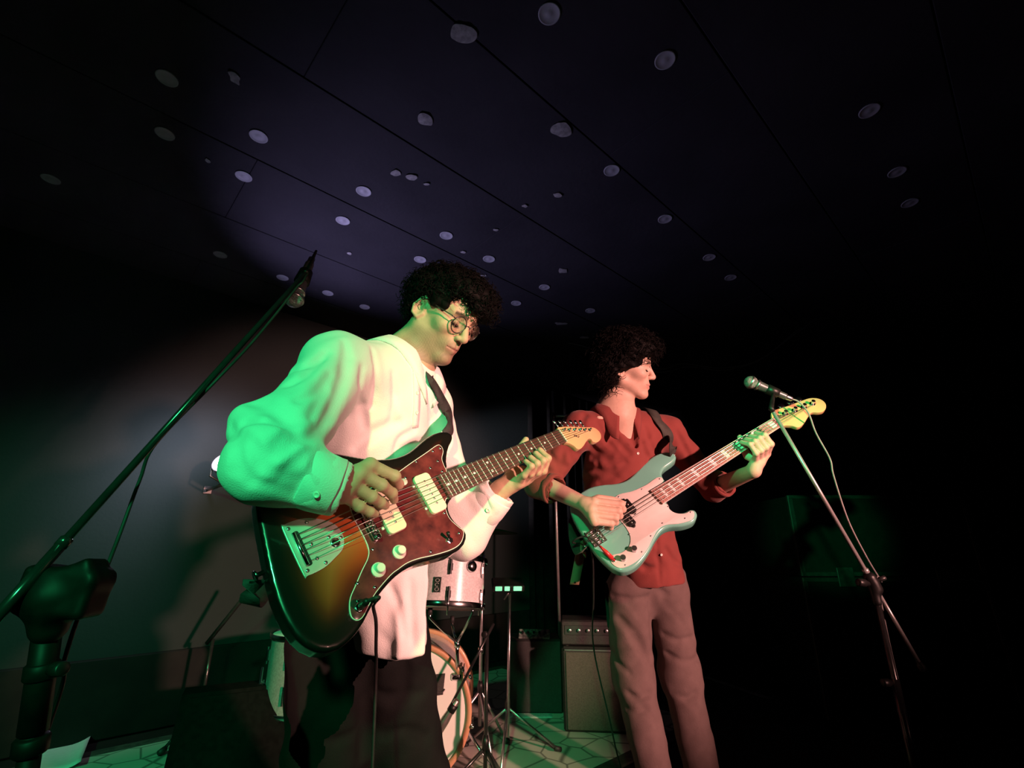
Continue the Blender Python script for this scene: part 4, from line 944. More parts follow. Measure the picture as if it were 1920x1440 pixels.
# trousers and shoes
S = SDF()
kn = [C(603, 1480, 1.13), C(775, 1480, 1.23)]; ft = [A3(-.50, 1.42, .08), A3(-.25, 1.60, .08)]; hp = [C(622, 1205, 1.17), C(728, 1215, 1.22)]
S.u(cap(C(660, 1130, 1.27), C(695, 1160, 1.28), .13, .13), .05)
for h_, k_2, f_ in zip(hp, kn, ft): S.u(cap(h_, k_2, .105, .088), .06); S.u(cap(k_2, f_, .088, .075), .04)
S.sub(half(A3(0, 0, .035), (0, 0, 1)), 0)
for i in range(2): S.sub(cap(ft[i] + A3(0, 0, .02), ft[i] - A3(0, 0, .1), .066, .07), .004)
S.disp = cloth_disp(.004, 22, 2.0)
grooves(S, [([(690, 1240), (688, 1310), (680, 1420)], .010, .03), [(600, 1260), (640, 1280), (680, 1275)], [(700, 1300), (740, 1310), (790, 1300)], [(720, 1380), (760, 1370), (800, 1385)], [(580, 1380), (620, 1395), (660, 1380)], ([(750, 1180), (762, 1230), (760, 1300)], .006, .02)], .006, .022)
V, F = S.mesh(np.min(ft, 0) - .14, np.max(hp, 0) + .2, .0065, .006); V = laplace(V, F, 2, .4); add_mesh('trousers', V, F, 'trouser_dark', gp)['label'] = 'loose dark trousers'
def shoe(pos, dirv, parent, mat_up='shoe_black'):
    d = unit(dirv); R = np.array([d, A3(-d[1], d[0], 0), A3(0, 0, 1)]); s = SDF(); c = A3(pos[0], pos[1], 0)
    s.u(cap(c - d * .06 + A3(0, 0, .05), c + d * .13 + A3(0, 0, .038), .045, .038), .02); s.u(cap(c - d * .05 + A3(0, 0, .05), c - d * .045 + A3(0, 0, .11), .043, .04), .03); s.sub(half(A3(0, 0, .018), (0, 0, 1)), 0)
    V, F = s.mesh(c - .2, c + .22, .006); o = add_mesh('shoe', V, F, mat_up, parent)
    P = np.array([(c + d * (x + .035) + R[1] * y)[:2] for x, y in [(.115 * math.cos(t) * (1.15 if math.cos(t) > 0 else 1), .042 * math.sin(t)) for t in np.linspace(0, 2 * math.pi, 28)[:-1]]])
    V, F = slab(P, 0.001, .022, .003, .003, 2); add_mesh('sole', V, F, 'sole_white', o)
for f_ in ft: shoe(f_, fr_ * A3(1, 1, 0), gp)
# hair: curly mass plus loose curls
def hair(H, blobs, cuts, n, rng, parent, label, curl=(.030, .008, 1.6, .0016), bump=.006, sc=75, droop=.2, h=.0045):
    S = SDF()
    for f, l, u, a, b_, c, k in blobs: S.u(ell(H(f, l, u), (a, b_, c), H.R), k)
    for f, l, u, a, b_, c, k in cuts: S.sub(ell(H(f, l, u), (a, b_, c), H.R), k)
    def dsp(P):
        x, y, z = (P * sc).T; return (bump * np.sin(x + 1.3 * np.sin(z * .8)) * np.sin(y * 1.1 + np.sin(x * .9)) * np.sin(z * 1.07 + 1.2 * np.sin(y * .7)) + .4 * bump * np.sin(2.3 * x + z) * np.sin(2.1 * y - z)).astype(np.float32)
    S.disp = dsp
    V, F = S.mesh(H.O - .22, H.O + .22, h, bump * 1.5); o = add_mesh('hair', V, F, 'hair_black', parent); tag(o, label)
    Nn = vnormals(V, F); q = H.loc(V); ok = ~(((q[:, 0] > .045) & (q[:, 2] < .062)) | ((q[:, 0] > -.02) & (q[:, 2] < .035))); b = curls(V, Nn, n, rng, *curl, droop=droop, ok=ok); c_ = b.build('loose_curls', 'hair_black', o); c_['kind'] = 'stuff'
    return o
hair(GH, [(-.015, 0, .060, .104, .088, .088, .0), (.040, 0, .092, .070, .076, .050, .04), (.074, .012, .090, .040, .066, .036, .04), (.086, .03, .082, .028, .044, .034, .03), (-.055, 0, .02, .060, .080, .080, .03), (-.030, -.06, .05, .06, .034, .05, .03), (-.030, .06, .05, .06, .034, .05, .03), (.032, -.066, .042, .022, .016, .030, .02), (.030, .066, .045, .022, .016, .03, .02)],
     [(.105, 0, .018, .062, .09, .045, .012), (.048, -.085, -.03, .06, .06, .05, .012), (.048, .085, -.03, .06, .06, .05, .012), (-.008, -.10, -.002, .026, .06, .038, .010), (-.008, .10, -.002, .026, .06, .038, .01), (.06, 0, -.07, .10, .10, .07, .01), (.088, -.045, .062, .026, .03, .030, .012)],
     1500, np.random.default_rng(3), gp, 'short curly black hair', curl=(.024, .007, 1.6, .0016))
# glasses
def glasses(H, parent, rl=.0235, f0=.107, u0=.010, sp=.0335):
    root = None
    for s in (-1, 1):
        nrm = unit(H.F + H.L * s * .12 - H.U * .08); fx = unit(np.cross(H.U, nrm)); fy = np.cross(nrm, fx); c = H(f0 - .003, s * sp, u0)
        a = np.linspace(0, 2 * math.pi, 33); P = np.array([c + fx * rl * 1.03 * math.cos(t) + fy * rl * .96 * math.sin(t) for t in a])
        b = MB(); b.add(*tube(P, .0016, 8, cap=False)); b.add(*tube([c + H.L * s * (rl + .001) + H.U * .010, H(f0 - .012, s * .068, u0 + .013), H(.045, s * .079, u0 + .014), H(.000, s * .083, u0 + .018), H(-.018, s * .084, u0 + .008)], .0016, 8))
        if s == -1: b.add(*tube([H(f0 - .003, -sp + rl, u0 + .006), H(f0 + .002, 0, u0 + .010), H(f0 - .003, sp - rl, u0 + .006)], .0016, 8))
        o = b.build('eyeglass_frame', 'frame_dark', parent)
        V, F = lathe(c, nrm, [(-.0006, rl * .95), (.0006, rl * .97), (.0022, rl * .5), (.0027, 0)], 28); add_mesh('lens', V, F, 'lens_glass', o)
glasses(GH, gp); lashes(GH, gp)

# ------------------------------------------------------------------ the bassist
psi, tau = math.radians(74), math.radians(6)
bF = math.sin(psi) * (math.cos(tau) * SX - math.sin(tau) * SY) + math.cos(psi) * SVW; bU = math.sin(tau) * SX + math.cos(tau) * SY
BH = Head((0, 0, 0), bF, bU, .97); BH.O = C(1164, 692, 1.88) + BH.L * .077 + BH.F * .010
bnb = C(1152, 775, 1.95); brs, bls = C(1085, 806, 1.89), C(1250, 812, 2.03); bre, brw = C(1012, 905, 1.84), Bs.at(1097, 946, .072); ble, blw = C(1338, 915, 2.04), Bs(.662, .085, -.068)
bhip = C(1215, 1100, 2.0)
S = SDF(); add_head(S, BH, .6)
S.u(cap(BH(-.018, 0, -.02), bnb, .050, .058), .02); S.u(cap(BH(.018, 0, -.065), bnb + A3(.02, -.03, -.02), .024, .042), .02)
chestc = C(1165, 860, 1.96); bax = unit(bls - brs); bup = unit(bnb - bhip); bfr = np.cross(bax, bup); bfr = bfr if bfr[1] < 0 else -bfr; BRB = np.array([bax, unit(bfr), bup])
S.u(ell(C(1168, 850, 1.975), (.135, .092, .145), BRB), .05); S.u(cap(bnb, C(1205, 1040, 2.03), .07, .06), .05); S.u(cap(bnb, brs, .045, .042), .04); S.u(cap(bnb, bls, .045, .042), .04)
for s_ in (-1, 1): S.u(cap(bnb + bax * .012 * s_ - bup * .035 + bfr * .052, bnb + bax * .11 * s_ - bup * .02 + bfr * .055, .010, .008), .015)
S.u(cap(brs, bre, .044, .036), .02); S.u(cap(bre, brw, .037, .026), .02); S.u(cap(bls, ble, .044, .036), .02); S.u(cap(ble, blw, .037, .026), .02)
bm = [Bs.at(1114, 940, .086), Bs.at(1109, 953, .088), Bs.at(1110, 966, .084), Bs.at(1114, 978, .076)]
bf = [[Bs.at(1164, 946, .066), Bs.at(1168, 955, .044), Bs.at(1158, 960, .022)], [Bs.at(1160, 959, .066), Bs.at(1162, 967, .044), Bs.at(1151, 971, .022)], [Bs.at(1154, 971, .062), Bs.at(1154, 979, .042), Bs.at(1144, 982, .022)], [Bs.at(1146, 982, .054), Bs.at(1145, 989, .036), Bs.at(1137, 990, .022)]]
add_hand(S, brw, bm, bf, [brw * .6 + bm[0] * .4 - Bs.n * .01, Bs.at(1122, 936, .060), Bs.at(1148, 938, .042), Bs.at(1168, 944, .026)], 1.16)
fu2 = [.748, .722, .697, .673]; bm2 = [Bs(u * .8 + .142, .068, -.036) for u in fu2]
bf2 = [[Bs(u, .066, .016), Bs(u - .003, .036, .040), Bs(u - .005, .002, .020)] for u in fu2]
add_hand(S, blw, bm2, bf2, [blw * .5 + bm2[0] * .5 - Bs.w * .02, Bs(.69, .030, -.055), Bs(.705, -.012, -.048), Bs(.715, -.038, -.026)], 1.12)
lo = np.min([BH.O - .2, bhip - .12, bre - .08, brw - .1], 0); hi = np.max([BH.O + .2, bnb + .1, bls + .1, bm2[0] + .12, ble + .06], 0)
V, F = S.mesh(lo, hi, .003); bSk = S
bp = add_mesh('person', V, F, 'skin', loc=A3(.60, 2.05, 0)); vcolor(bp, skin_colors(V, BH, (.62, .42, .33), (.50, .24, .21), (.30, .2, .15), .25))
tag(bp, 'person in an open rust-red shirt smiling and playing a seafoam green bass', 'person')
S = SDF()
S.u(ell(C(1166, 868, 1.965), (.164, .124, .185), BRB), .04); S.u(cap(brs, bls, .062, .062), .06); S.u(cap(bnb - bup * .035, brs, .052, .056), .05); S.u(cap(bnb - bup * .035, bls, .052, .056), .05)
S.u(cap(C(1180, 930, 1.985), C(1228, 1085, 1.98), .148, .128, (bfr, .80)), .05)
S.u(cap(brs, bre, .066, .062), .03); S.u(cap(bre, bre + (brw - bre) * .30, .058, .052), .02); S.u(cap(bls, ble, .064, .056), .03); S.u(cap(ble, ble + (blw - ble) * .22, .054, .052), .02)
d1 = unit(brw - bre); q1 = bre + (brw - bre) * .34; S.sub(half(q1 + d1 * .012, -d1) if False else ell(q1 + d1 * .090, (.085, .085, .085)), .003); S.sub(cap(q1 - d1 * .03, q1 + d1 * .05, .040, .046), .002)
d2 = unit(blw - ble); q2 = ble + (blw - ble) * .30; S.sub(ell(q2 + d2 * .085, (.085, .085, .085)), .003); S.sub(cap(q2 - d2 * .03, q2 + d2 * .05, .038, .044), .002)
S.sub(cap(bnb, bnb + (BH(-.01, 0, -.02) - bnb) * 1.4, .060, .066), .008)
vt = [bSk.hit(1172, 770), bSk.hit(1182, 800), bSk.hit(1190, 838)]
S.sub(chain([vt[0] + SVW * .022 - SX * .012, vt[1] + SVW * .022 - SX * .008, vt[2] + SVW * .016], [.056, .040, .010]), .006)      # open neckline
S.sub(chain([C(1230, 1000, 1.83), C(1238, 1100, 1.83)], [.004, .016]), .012)                                            # parted front at the hem
S.sub(ell(C(1250, 1160, 1.95), (.30, .30, .140)), .006)
S.disp = cloth_disp(.0022, 34, 3.0)
grooves(S, [([(1095, 800), (1108, 830), (1120, 870)], .006, .018), [(1120, 790), (1135, 820), (1160, 850)], [(1140, 800), (1160, 830), (1180, 850)], ([(1080, 850), (1110, 858), (1150, 850)], .008, .02), ([(1075, 880), (1110, 878), (1140, 890)], .008, .02),
    [(1090, 900), (1120, 895), (1150, 880)], ([(1060, 830), (1052, 870), (1040, 900)], .007, .02), [(1030, 850), (1045, 870), (1062, 875)], [(1015, 870), (1030, 885), (1050, 890)], [(1100, 770), (1090, 800), (1092, 830)], [(1210, 800), (1220, 830), (1230, 850)],
    [(1270, 810), (1285, 840), (1300, 870)], ([(1230, 1000), (1233, 1030), (1236, 1062), (1238, 1095)], .009, .010), [(1195, 1050), (1210, 1065), (1226, 1066)], [(1250, 1030), (1262, 1050), (1280, 1060)], ([(1110, 840), (1140, 862), (1170, 862)], .007, .02), ([(1125, 905), (1150, 892), (1175, 870)], .007, .02), [(1075, 800), (1068, 830), (1072, 860)], [(1205, 830), (1212, 850), (1222, 862)]], .0075, .020)
lo = np.min([bre - .1, C(1060, 1110, 2.15), C(1100, 1110, 1.85)], 0) - .03; hi = np.max([bnb, bls + .1, ble + .12], 0) + .06
V, F = S.mesh(lo, hi, .0052, .004); V = laplace(V, F, 2, .4); bSh = S
bsh = add_mesh('shirt', V, F, 'shirt_rust', bp); tag(bsh, 'rust-red shirt with rolled sleeves, open at the neck')
bnax = unit(BH(-.012, 0, -.02) - bnb); collar(bSh, bnb - bnax * .015, bnax, unit(bfr + bax * .1), .012, .42, .070, .105, .042, bsh, 'shirt_rust', tip=.03)
for q, d, ra in ((q1, d1, .054), (q2, d2, .051)):                            # rolled cuffs
    V, F = lathe(q - d * .030, d, [(0, ra * .93), (.004, ra * 1.04), (.022, ra * 1.08), (.030, ra * 1.03), (.031, ra * .92), (.022, ra * .86), (.004, ra * .86)], 28); V = V + .0035 * np.sin(V[:, :1] * 90 + V[:, 2:] * 70) * d; add_mesh('rolled_cuff', V, F, 'shirt_rust', bsh)
for a in [(1196, 850), (1178, 812), (1240, 1040)]:
    p = bSh.hit(*a)
    if p is not None: V, F = lathe(p - SVW * -.001, SVW, [(0, .005), (.0016, .005), (.0016, .003), (.001, .0025), (.001, 0)], 12); add_mesh('button', V, F, 'white_plastic', bsh)
# trousers
S = SDF(); bhp = [C(1176, 1112, 1.97), C(1252, 1115, 2.0)]; bkn = [C(1187, 1268, 1.90), C(1274, 1258, 1.95)]; bft = [A3(.52, 2.03, .08), A3(.72, 2.16, .08)]
S.u(cap(C(1205, 1085, 2.0), C(1235, 1085, 2.02), .115, .115, (bfr, .85)), .05)
for h_, k_2, f_, r_ in zip(bhp, bkn, bft, ((.094, .078, .058), (.084, .078, .060))): S.u(cap(h_, k_2, r_[0], r_[1]), .04); S.u(cap(k_2, f_, r_[1], r_[2]), .04)
S.sub(half(A3(0, 0, .03), (0, 0, 1)), 0)
for i in range(2): S.sub(cap(bft[i] + A3(0, 0, .02), bft[i] - A3(0, 0, .1), .048, .05), .004)
S.disp = cloth_disp(.0024, 30, 4.0)
grooves(S, [([(1228, 1110), (1222, 1140), (1224, 1200)], .010, .03), ([(1150, 1118), (1180, 1124), (1215, 1120)], .006, .02), ([(1160, 1160), (1190, 1190), (1215, 1235)], .008, .03), ([(1175, 1180), (1205, 1225), (1220, 1250)], .006, .02), [(1148, 1225), (1160, 1245), (1180, 1262)], [(1180, 1300), (1200, 1310), (1220, 1300)], [(1175, 1330), (1195, 1335), (1215, 1325)],
    [(1245, 1190), (1270, 1200), (1300, 1195)], [(1250, 1225), (1280, 1240), (1310, 1235)], [(1260, 1300), (1285, 1310), (1305, 1300)], [(1228, 1098), (1238, 1108), (1250, 1112)]], .005, .02)
V, F = S.mesh(np.min(bft, 0) - .12, np.max(bhp, 0) + .14, .0062, .004); V = laplace(V, F, 2, .4); add_mesh('trousers', V, F, 'trouser_taupe', bp)['label'] = 'taupe trousers'
for f_ in bft: shoe(f_, bfr * A3(1, 1, 0), bp)
hair(BH, [(-.020, 0, .075, .120, .108, .095, 0), (.045, 0, .100, .075, .095, .060, .04), (.085, -.01, .088, .032, .066, .030, .03), (-.060, 0, .00, .075, .100, .095, .04), (-.045, -.075, .015, .055, .030, .060, .03), (-.045, .075, .015, .055, .03, .06, .03), (.020, -.080, .035, .040, .020, .045, .03), (.02, .08, .035, .04, .02, .045, .03)],
     [(.114, 0, .014, .064, .085, .060, .012), (.055, -.088, -.035, .055, .055, .050, .012), (.055, .088, -.035, .055, .055, .05, .012), (.06, 0, -.085, .11, .10, .06, .01), (-.002, -.105, -.040, .022, .05, .022, .008)],
     1300, np.random.default_rng(5), bp, 'thick dark wavy hair falling over the ear', curl=(.036, .009, 1.1, .0018), bump=.007, sc=60, droop=.5)
lashes(BH, bp)

# ================================================================== STRAPS, CABLES, PICK
mat('strap_dark', (0.016, 0.014, 0.015), 0.75, noise=(35, (0.045, 0.035, 0.038), 0.2), bump=(200, 0.3))
mat('strap_olive', (0.035, 0.035, 0.030), 0.8, noise=(35, (0.055, 0.055, 0.045), 0.2), bump=(200, 0.3))
mat('leather_tan', (0.22, 0.13, 0.085), 0.6, noise=(30, (0.28, 0.17, 0.11), 0.2), bump=(120, 0.3))
def grad(S, p, e=3e-3): return unit([float(S.ev((p + d)[None])[0] - S.ev((p - d)[None])[0]) for d in np.eye(3) * e])
def strap(S, head, hits, tail, w, th, name, material, label, lift=.004, free=2):
    P = [S.hit(*q) for q in hits]; P = [p for p in P if p is not None]; pts = list(head) + P + list(tail)
    Q = catmull(np.array(pts), 7, closed=False); cen = np.mean(Q, 0)
    Nn = []
    for i in range(len(Q)):
        v = float(S.ev(Q[i][None])[0]); g = grad(S, Q[i])
        if v < lift + th: Q[i] = Q[i] + g * (lift + th - v)
        Nn.append(g)
    Nn = np.array(Nn)
    for _ in range(6): Nn[1:-1] = (Nn[:-2] + Nn[1:-1] * 2 + Nn[2:]) / 4; Q[1:-1] = (Q[:-2] + Q[1:-1] * 2 + Q[2:]) / 4
    V, F = ribbon(Q, Nn, w, th); o = add_mesh(name, V, F, material, loc=Q[0]); tag(o, label, 'strap'); return o, Q, Nn
so, Q, Nn = strap(gSh, [G(.292, -.124, -.036), C(846, 800, 1.215)], [(838, 778), (824, 750), (812, 725), (803, 705)], [C(790, 692, 1.44), C(750, 730, 1.50), (C(690, 830, 1.52)), C(620, 950, 1.46), C(560, 1010, 1.26), G(-.200, .035, -.110), G(-.204, .008, -.040)], .032, .003, 'guitar_strap', 'strap_dark', 'dark woven guitar strap over the white shirt, buckled to the sunburst guitar')
so2, Q2, Nn2 = strap(bSh, [Bs(.452, -.122, -.040), C(1262, 838, 1.86)], [(1252, 822), (1240, 800), (1228, 783)], [C(1215, 765, 2.06), C(1180, 790, 2.14), C(1140, 880, 2.16), C(1095, 960, 2.08), C(1072, 985, 1.90), Bs(-.075, .0, -.050), Bs(-.060, .004, -.036)], .050, .003, 'bass_strap', 'strap_olive', 'dark olive bass strap over the rust-red shirt')
P = catmull(np.array([Bs(-.072, .012, -.05), C(1092, 1020, 1.76), C(1085, 1055, 1.77), C(1077, 1096, 1.78)]), 6, closed=False)
V, F = ribbon(P, np.tile(SVW + A3(.25, 0, 0), (len(P), 1)), .036, .003); st = add_mesh('strap_tail', V, F, 'leather_tan', so2); tag(st, 'loose tan leather strap end')
PINV[so2.name] = PINV[so2.name]
V, F = lathe(P[-2] + SVW * .002, SVW, [(0, .004), (.001, .004), (.001, 0)], 10); add_mesh('punched_hole', V, F, 'black_plastic', so2)
mat('pick_white', (0.75, 0.62, 0.60), 0.35, noise=(60, (0.7, 0.58, 0.56)))
tipc = G.at(755, 905, .020); pk2 = catmull(np.array([(0, -.0), (.006, -.006), (.013, -.010), (.017, -.002), (.012, .008), (.004, .010)]), 5)
V, F = slab(pk2, -.0005, .0005); R3 = np.array([unit(G.d + G.w * .3), unit(np.cross(G.n, G.d)), G.n]); V = V @ np.array([unit(G.d * .8 + G.n * .3), unit(G.w * .8 + G.n * .5), unit(np.cross(G.d, G.w))]) + tipc - G.d * .008
o = add_mesh('guitar_pick', V, F, 'pick_white', loc=tipc); tag(o, 'small pale pick pinched in the guitarist\'s fingers', 'guitar pick')
def cable(name, pts, r, material, label, n=8, ret=False):
    Q = catmull(np.array(pts), n, closed=False); b = MB(); b.add(*tube(Q, r, 8)); o = b.build(name, material, loc=Q[0]); tag(o, label, 'cable'); return o
gj = G(-.089, .131, HP + .004)
gc = cable('instrument_cable', [gj + G.n * .030, gj + G.n * .048 + G.d * .012 + G.w * .006, C(700, 1136, .87), C(705, 1166, .885), C(705, 1215, .91), C(704, 1300, .96), A3(-.26, 1.14, .25), A3(-.24, 1.16, .02), A3(-.05, 1.3, .006), A3(.3, 1.2, .006)], .0032, 'black_rubber', 'black instrument cable hanging from the sunburst guitar')
b = MB(); b.add(*lathe(gj - G.n * .002, G.n, [(0, .003), (.010, .003), (.010, .0062), (.030, .0062), (.036, .0035)], 12)); b.build('plug', 'black_plastic', gc)
bj = Bs(-.012 + BU, .106 + BV, HBP + .003); pd = unit(Bs.n * .35 - Bs.d * .25 - Bs.w * .9)
bc = cable('instrument_cable', [bj + pd * .062, bj + pd * .085, Bs(-.05, -.01, .02), Bs(-.085, -.03, -.02), C(1108, 1030, 1.84), C(1113, 1115, 1.95), C(1113, 1215, 2.05), A3(.40, 2.25, .25), A3(.42, 2.2, .02), A3(.2, 2.05, .006), A3(.0, 1.85, .006)], .0032, 'black_rubber', 'black instrument cable with a red plug hanging from the green bass')
b = MB(); b.add(*lathe(bj - pd * .004, pd, [(0, .003), (.010, .003), (.010, .0078), (.040, .0074), (.055, .0045), (.066, .0036)], 14)); b.build('plug', 'red_plastic', bc)

# ================================================================== MICROPHONE STANDS
def knob(p, d, r, l, parent, name='clamp_knob', m_='black_plastic'):
    V, F = lathe(p, d, [(0, r * .7), (l * .3, r * .7), (l * .35, r), (l * .95, r), (l, r * .85), (l, 0)], 12); return add_mesh(name, V, F, m_, parent)
def mic(tail, head, label, handle='mic_grey'):
    mat('mic_grey', (0.10, 0.10, 0.11), 0.35, 0.5, noise=(50, (0.13, 0.13, 0.14))); m = mat('mic_mesh', (0.50, 0.50, 0.52), 0.35, 0.9, bump=(900, 0.8), noise=(300, (0.2, 0.2, 0.2)))
    d = unit(head - tail); L = np.linalg.norm(head - tail); t = thing('microphone', label, 'microphone', tail)
    V, F = lathe(tail, d, [(0, .0115), (.004, .0125), (L * .35, .0140), (L - .032, .0195), (L - .028, .0200), (L - .028, 0)], 24); add_mesh('handle', V, F, handle, t)
    V, F = lathe(tail, d, [(L - .030, .0205), (L - .029, .0225), (L - .024, .0232), (L - .022, .0215)], 24); add_mesh('collar_ring', V, F, 'satin_steel', t)
    pr = [(L + .026 * math.sin(a), .0258 * math.cos(a)) for a in np.linspace(-1.0, 1.5, 14)] + [(L + .026, 0)]
    V, F = lathe(tail, d, pr, 28); g = add_mesh('grille', V, F, 'mic_mesh', t)
    V, F = lathe(tail, d, [(L - .003, .0262), (L - .002, .0274), (L + .004, .0274), (L + .005, .0262)], 28); add_mesh('grille_band', V, F, 'satin_steel', t)
    V, F = lathe(tail - d * .024, d, [(0, .007), (.003, .0095), (.022, .0100), (.026, .0100), (.026, 0)], 18); add_mesh('connector', V, F, 'satin_steel', t)
    return t, d
mat('stand_black', (0.016, 0.016, 0.017), 0.22, 0.2, 0.7, noise=(40, (0.022, 0.022, 0.022)))
mat('stand_steel', (0.50, 0.49, 0.49), 0.30, 0.55, noise=(40, (0.44, 0.43, 0.43)))
# stand beside the guitarist, boom rising past the white sleeve
p0, p1 = C(-60, 1217, .685), C(573, 512, 1.36); bd = unit(p1 - p0)
mt = thing('microphone_stand', 'boom microphone stand with chunky black clutch rising past the white sleeve', 'microphone stand', A3(-.62, .50, 0))
joint = p0 + (p1 - p0) * .165
b = MB(); b.add(*tube([joint, p1], .0068, 16)); b.build('boom', 'stand_black', mt)
b = MB(); b.add(*tube([p0, joint + bd * .005], .0088, 16)); b.add(*lathe(joint - bd * .006, bd, [(0, .0098), (.014, .0098), (.016, .008)], 16)); b.build('boom_sleeve', 'stand_black', mt)
cl = C(112, 1098, .775)
s = SDF(); s.u(rbox(C(122, 1108, .785), (.056, .030, .036), .010, np.array([unit(A3(1, .1, -.12)), unit(A3(-.1, 1, 0)), unit(A3(.12, 0, 1))])), .01); s.u(rbox(C(150, 1088, .79), (.034, .026, .024), .008, np.array([unit(A3(1, .1, .5)), unit(A3(-.1, 1, 0)), unit(A3(-.5, 0, 1))])), .012); s.u(cap(C(90, 1120, .77), C(92, 1175, .77), .030, .026), .02); s.u(cap(C(175, 1085, .80), C(192, 1078, .80), .012, .008), .01)
mat('clutch_black', (0.0025, 0.0025, 0.003), 0.5, spec=0.15, noise=(30, (0.006, 0.006, 0.006)))
V, F = s.mesh(cl - .14, cl + .16, .004); add_mesh('clutch', V, F, 'clutch_black', mt)
pb = C(92, 1165, .775); pe = C(52, 1440, .735); pdv = unit(pe - pb); pbot = pb + pdv * (pb[2] - .03) / -pdv[2]
b = MB(); b.add(*tube([pb, pb + pdv * .16], .019, 16)); b.add(*tube([pb + pdv * .16, pbot], .0145, 16)); b.build('pole', 'clutch_black', mt)
for k in (.06, .165): b = MB(); b.add(*lathe(pb + pdv * k, pdv, [(0, .0195), (.003, .0225), (.022, .0225), (.025, .0195)], 18)); b.build('height_collar', 'clutch_black', mt)
knob(pb + pdv * .07 + A3(.018, -.006, 0), A3(.9, -.3, .1), .011, .03, mt)
V, F = lathe(A3(pbot[0], pbot[1], 0), A3(0, 0, 1), [(0, .13), (.012, .13), (.022, .10), (.030, .03), (.045, .02), (.045, 0)], 36); add_mesh('base', V, F, 'black_metal', mt)
mtail, mhead = C(581, 494, 1.43), C(552, 560, 1.345)
mc, md = mic(mtail, mhead, 'vocal microphone pointing down from the end of the boom above the white sleeve')
s_ = unit(np.cross(md, bd)); V, F = lathe(mtail + md * .035, md, [(0, .0160), (.001, .0185), (.046, .0215), (.047, .0170)], 20); add_mesh('mic_clip', V, F, 'black_plastic', mt)
b = MB(); b.add(*tube([p1 - bd * .002, p1 + bd * .008, (mtail + md * .058) * .6 + p1 * .4, mtail + md * .058 - unit(mtail + md * .058 - p1) * .016], [.0085, .0095, .008, .007], 12)); b.build('clip_joint', 'black_plastic', mt)
P = [mtail - md * .022, mtail - md * .045 + bd * .012, p1 - A3(0, 0, .0) + SX * .012 + bd * -.03]; off = unit(np.cross(bd, SVW)); off = off if off[0] > 0 else -off
for t in (.93, .8, .68, .55): P.append(p0 + (p1 - p0) * t + off * (.0125 + .006 * math.sin(t * 40)))
P += [C(292, 832, 1.03), C(262, 900, .95), C(225, 1000, .88), C(194, 1078, .82), C(180, 1098, .832), C(150, 1150, .82), C(120, 1240, .80), C(85, 1380, .78), A3(-.60, .62, .1), A3(-.52, .55, .006), A3(-.3, .5, .006), A3(.0, .4, .006)]
cable('microphone_cable', P, .0033, 'black_rubber', 'black microphone cable running along the boom and down to the chunky clutch')
# stand in front of the bassist's headstock
q0, q1 = C(1722, 1240, 1.60), C(1449, 771, 1.82); qd = unit(q1 - q0); qj = q0 + (q1 - q0) * .33; qc = q0 + (q1 - q0) * .285
ms = thing('microphone_stand', 'slim boom microphone stand in front of the bass headstock', 'microphone stand', A3(qc[0], qc[1], 0))
b = MB(); b.add(*tube([qj, q1], .0066, 14)); b.build('boom', 'stand_steel', ms)
b = MB(); b.add(*tube([q0 + (q1 - q0) * .275, qj], .0092, 14)); b.add(*lathe(qj - qd * .004, qd, [(0, .0104), (.012, .0104), (.014, .008)], 14)); b.build('boom_sleeve', 'stand_steel', ms)
b = MB(); b.add(*tube([q0, q0 + (q1 - q0) * .28], .0060, 12)); b.build('boom_tail', 'stand_steel', ms)
knob(q0 - qd * .0, -qd, .011, .03, ms, 'end_cap', 'black_rubber')
s = SDF(); s.u(cap(qc - qd * .02, qc + qd * .02, .020, .020), .01); s.u(cap(qc, qc - A3(0, 0, .06), .016, .014), .01)
V, F = s.mesh(qc - .1, qc + .08, .004); add_mesh('clutch', V, F, 'black_plastic', ms)
knob(qc + A3(-.018, -.004, 0), A3(-1, -.25, .1), .013, .045, ms); knob(qc + A3(.016, .0, .01), A3(1, -.1, .3), .008, .03, ms, 'cable_hook', 'black_metal')
b = MB(); b.add(*tube([A3(qc[0], qc[1], .12), A3(qc[0], qc[1], qc[2] - .04)], .0095, 12)); b.add(*tube([A3(qc[0], qc[1], .10), A3(qc[0], qc[1], .55)], .013, 12)); b.build('pole', 'stand_black', ms)
knob(A3(qc[0] - .012, qc[1], .54), A3(-1, -.2, 0), .012, .035, ms)
for i in range(3):
    a = .5 + i * 2.094; b = MB(); b.add(*tube([A3(qc[0], qc[1], .13), A3(qc[0] + .32 * math.cos(a), qc[1] + .32 * math.sin(a), .014)], .0085, 10)); lg = b.build('leg', 'stand_black', ms)
    b = MB(); e = A3(qc[0] + .32 * math.cos(a), qc[1] + .32 * math.sin(a), .014); b.add(*tube([e - A3(math.cos(a), math.sin(a), -.35) * .03, e + A3(math.cos(a), math.sin(a), 0) * .01], .013, 10)); b.build('rubber_foot', 'black_rubber', lg)
t2, h2 = C(1474, 744, 1.90), C(1408, 717, 1.93); mc2, md2 = mic(t2, h2, 'vocal microphone pointing towards the bassist above the bass headstock', 'mic_grey')
V, F = lathe(t2 + md2 * .03, md2, [(0, .0158), (.001, .0180), (.046, .0210), (.047, .0165)], 20); add_mesh('mic_clip', V, F, 'black_plastic', ms)
b = MB(); b.add(*tube([q1 - qd * .003, q1 + qd * .012, (t2 + md2 * .05) - unit(t2 + md2 * .05 - q1) * .018], [.008, .009, .007], 12)); b.build('clip_joint', 'black_plastic', ms)
mat('cable_pale', (0.30, 0.28, 0.28), 0.5, noise=(60, (0.24, 0.22, 0.22)))
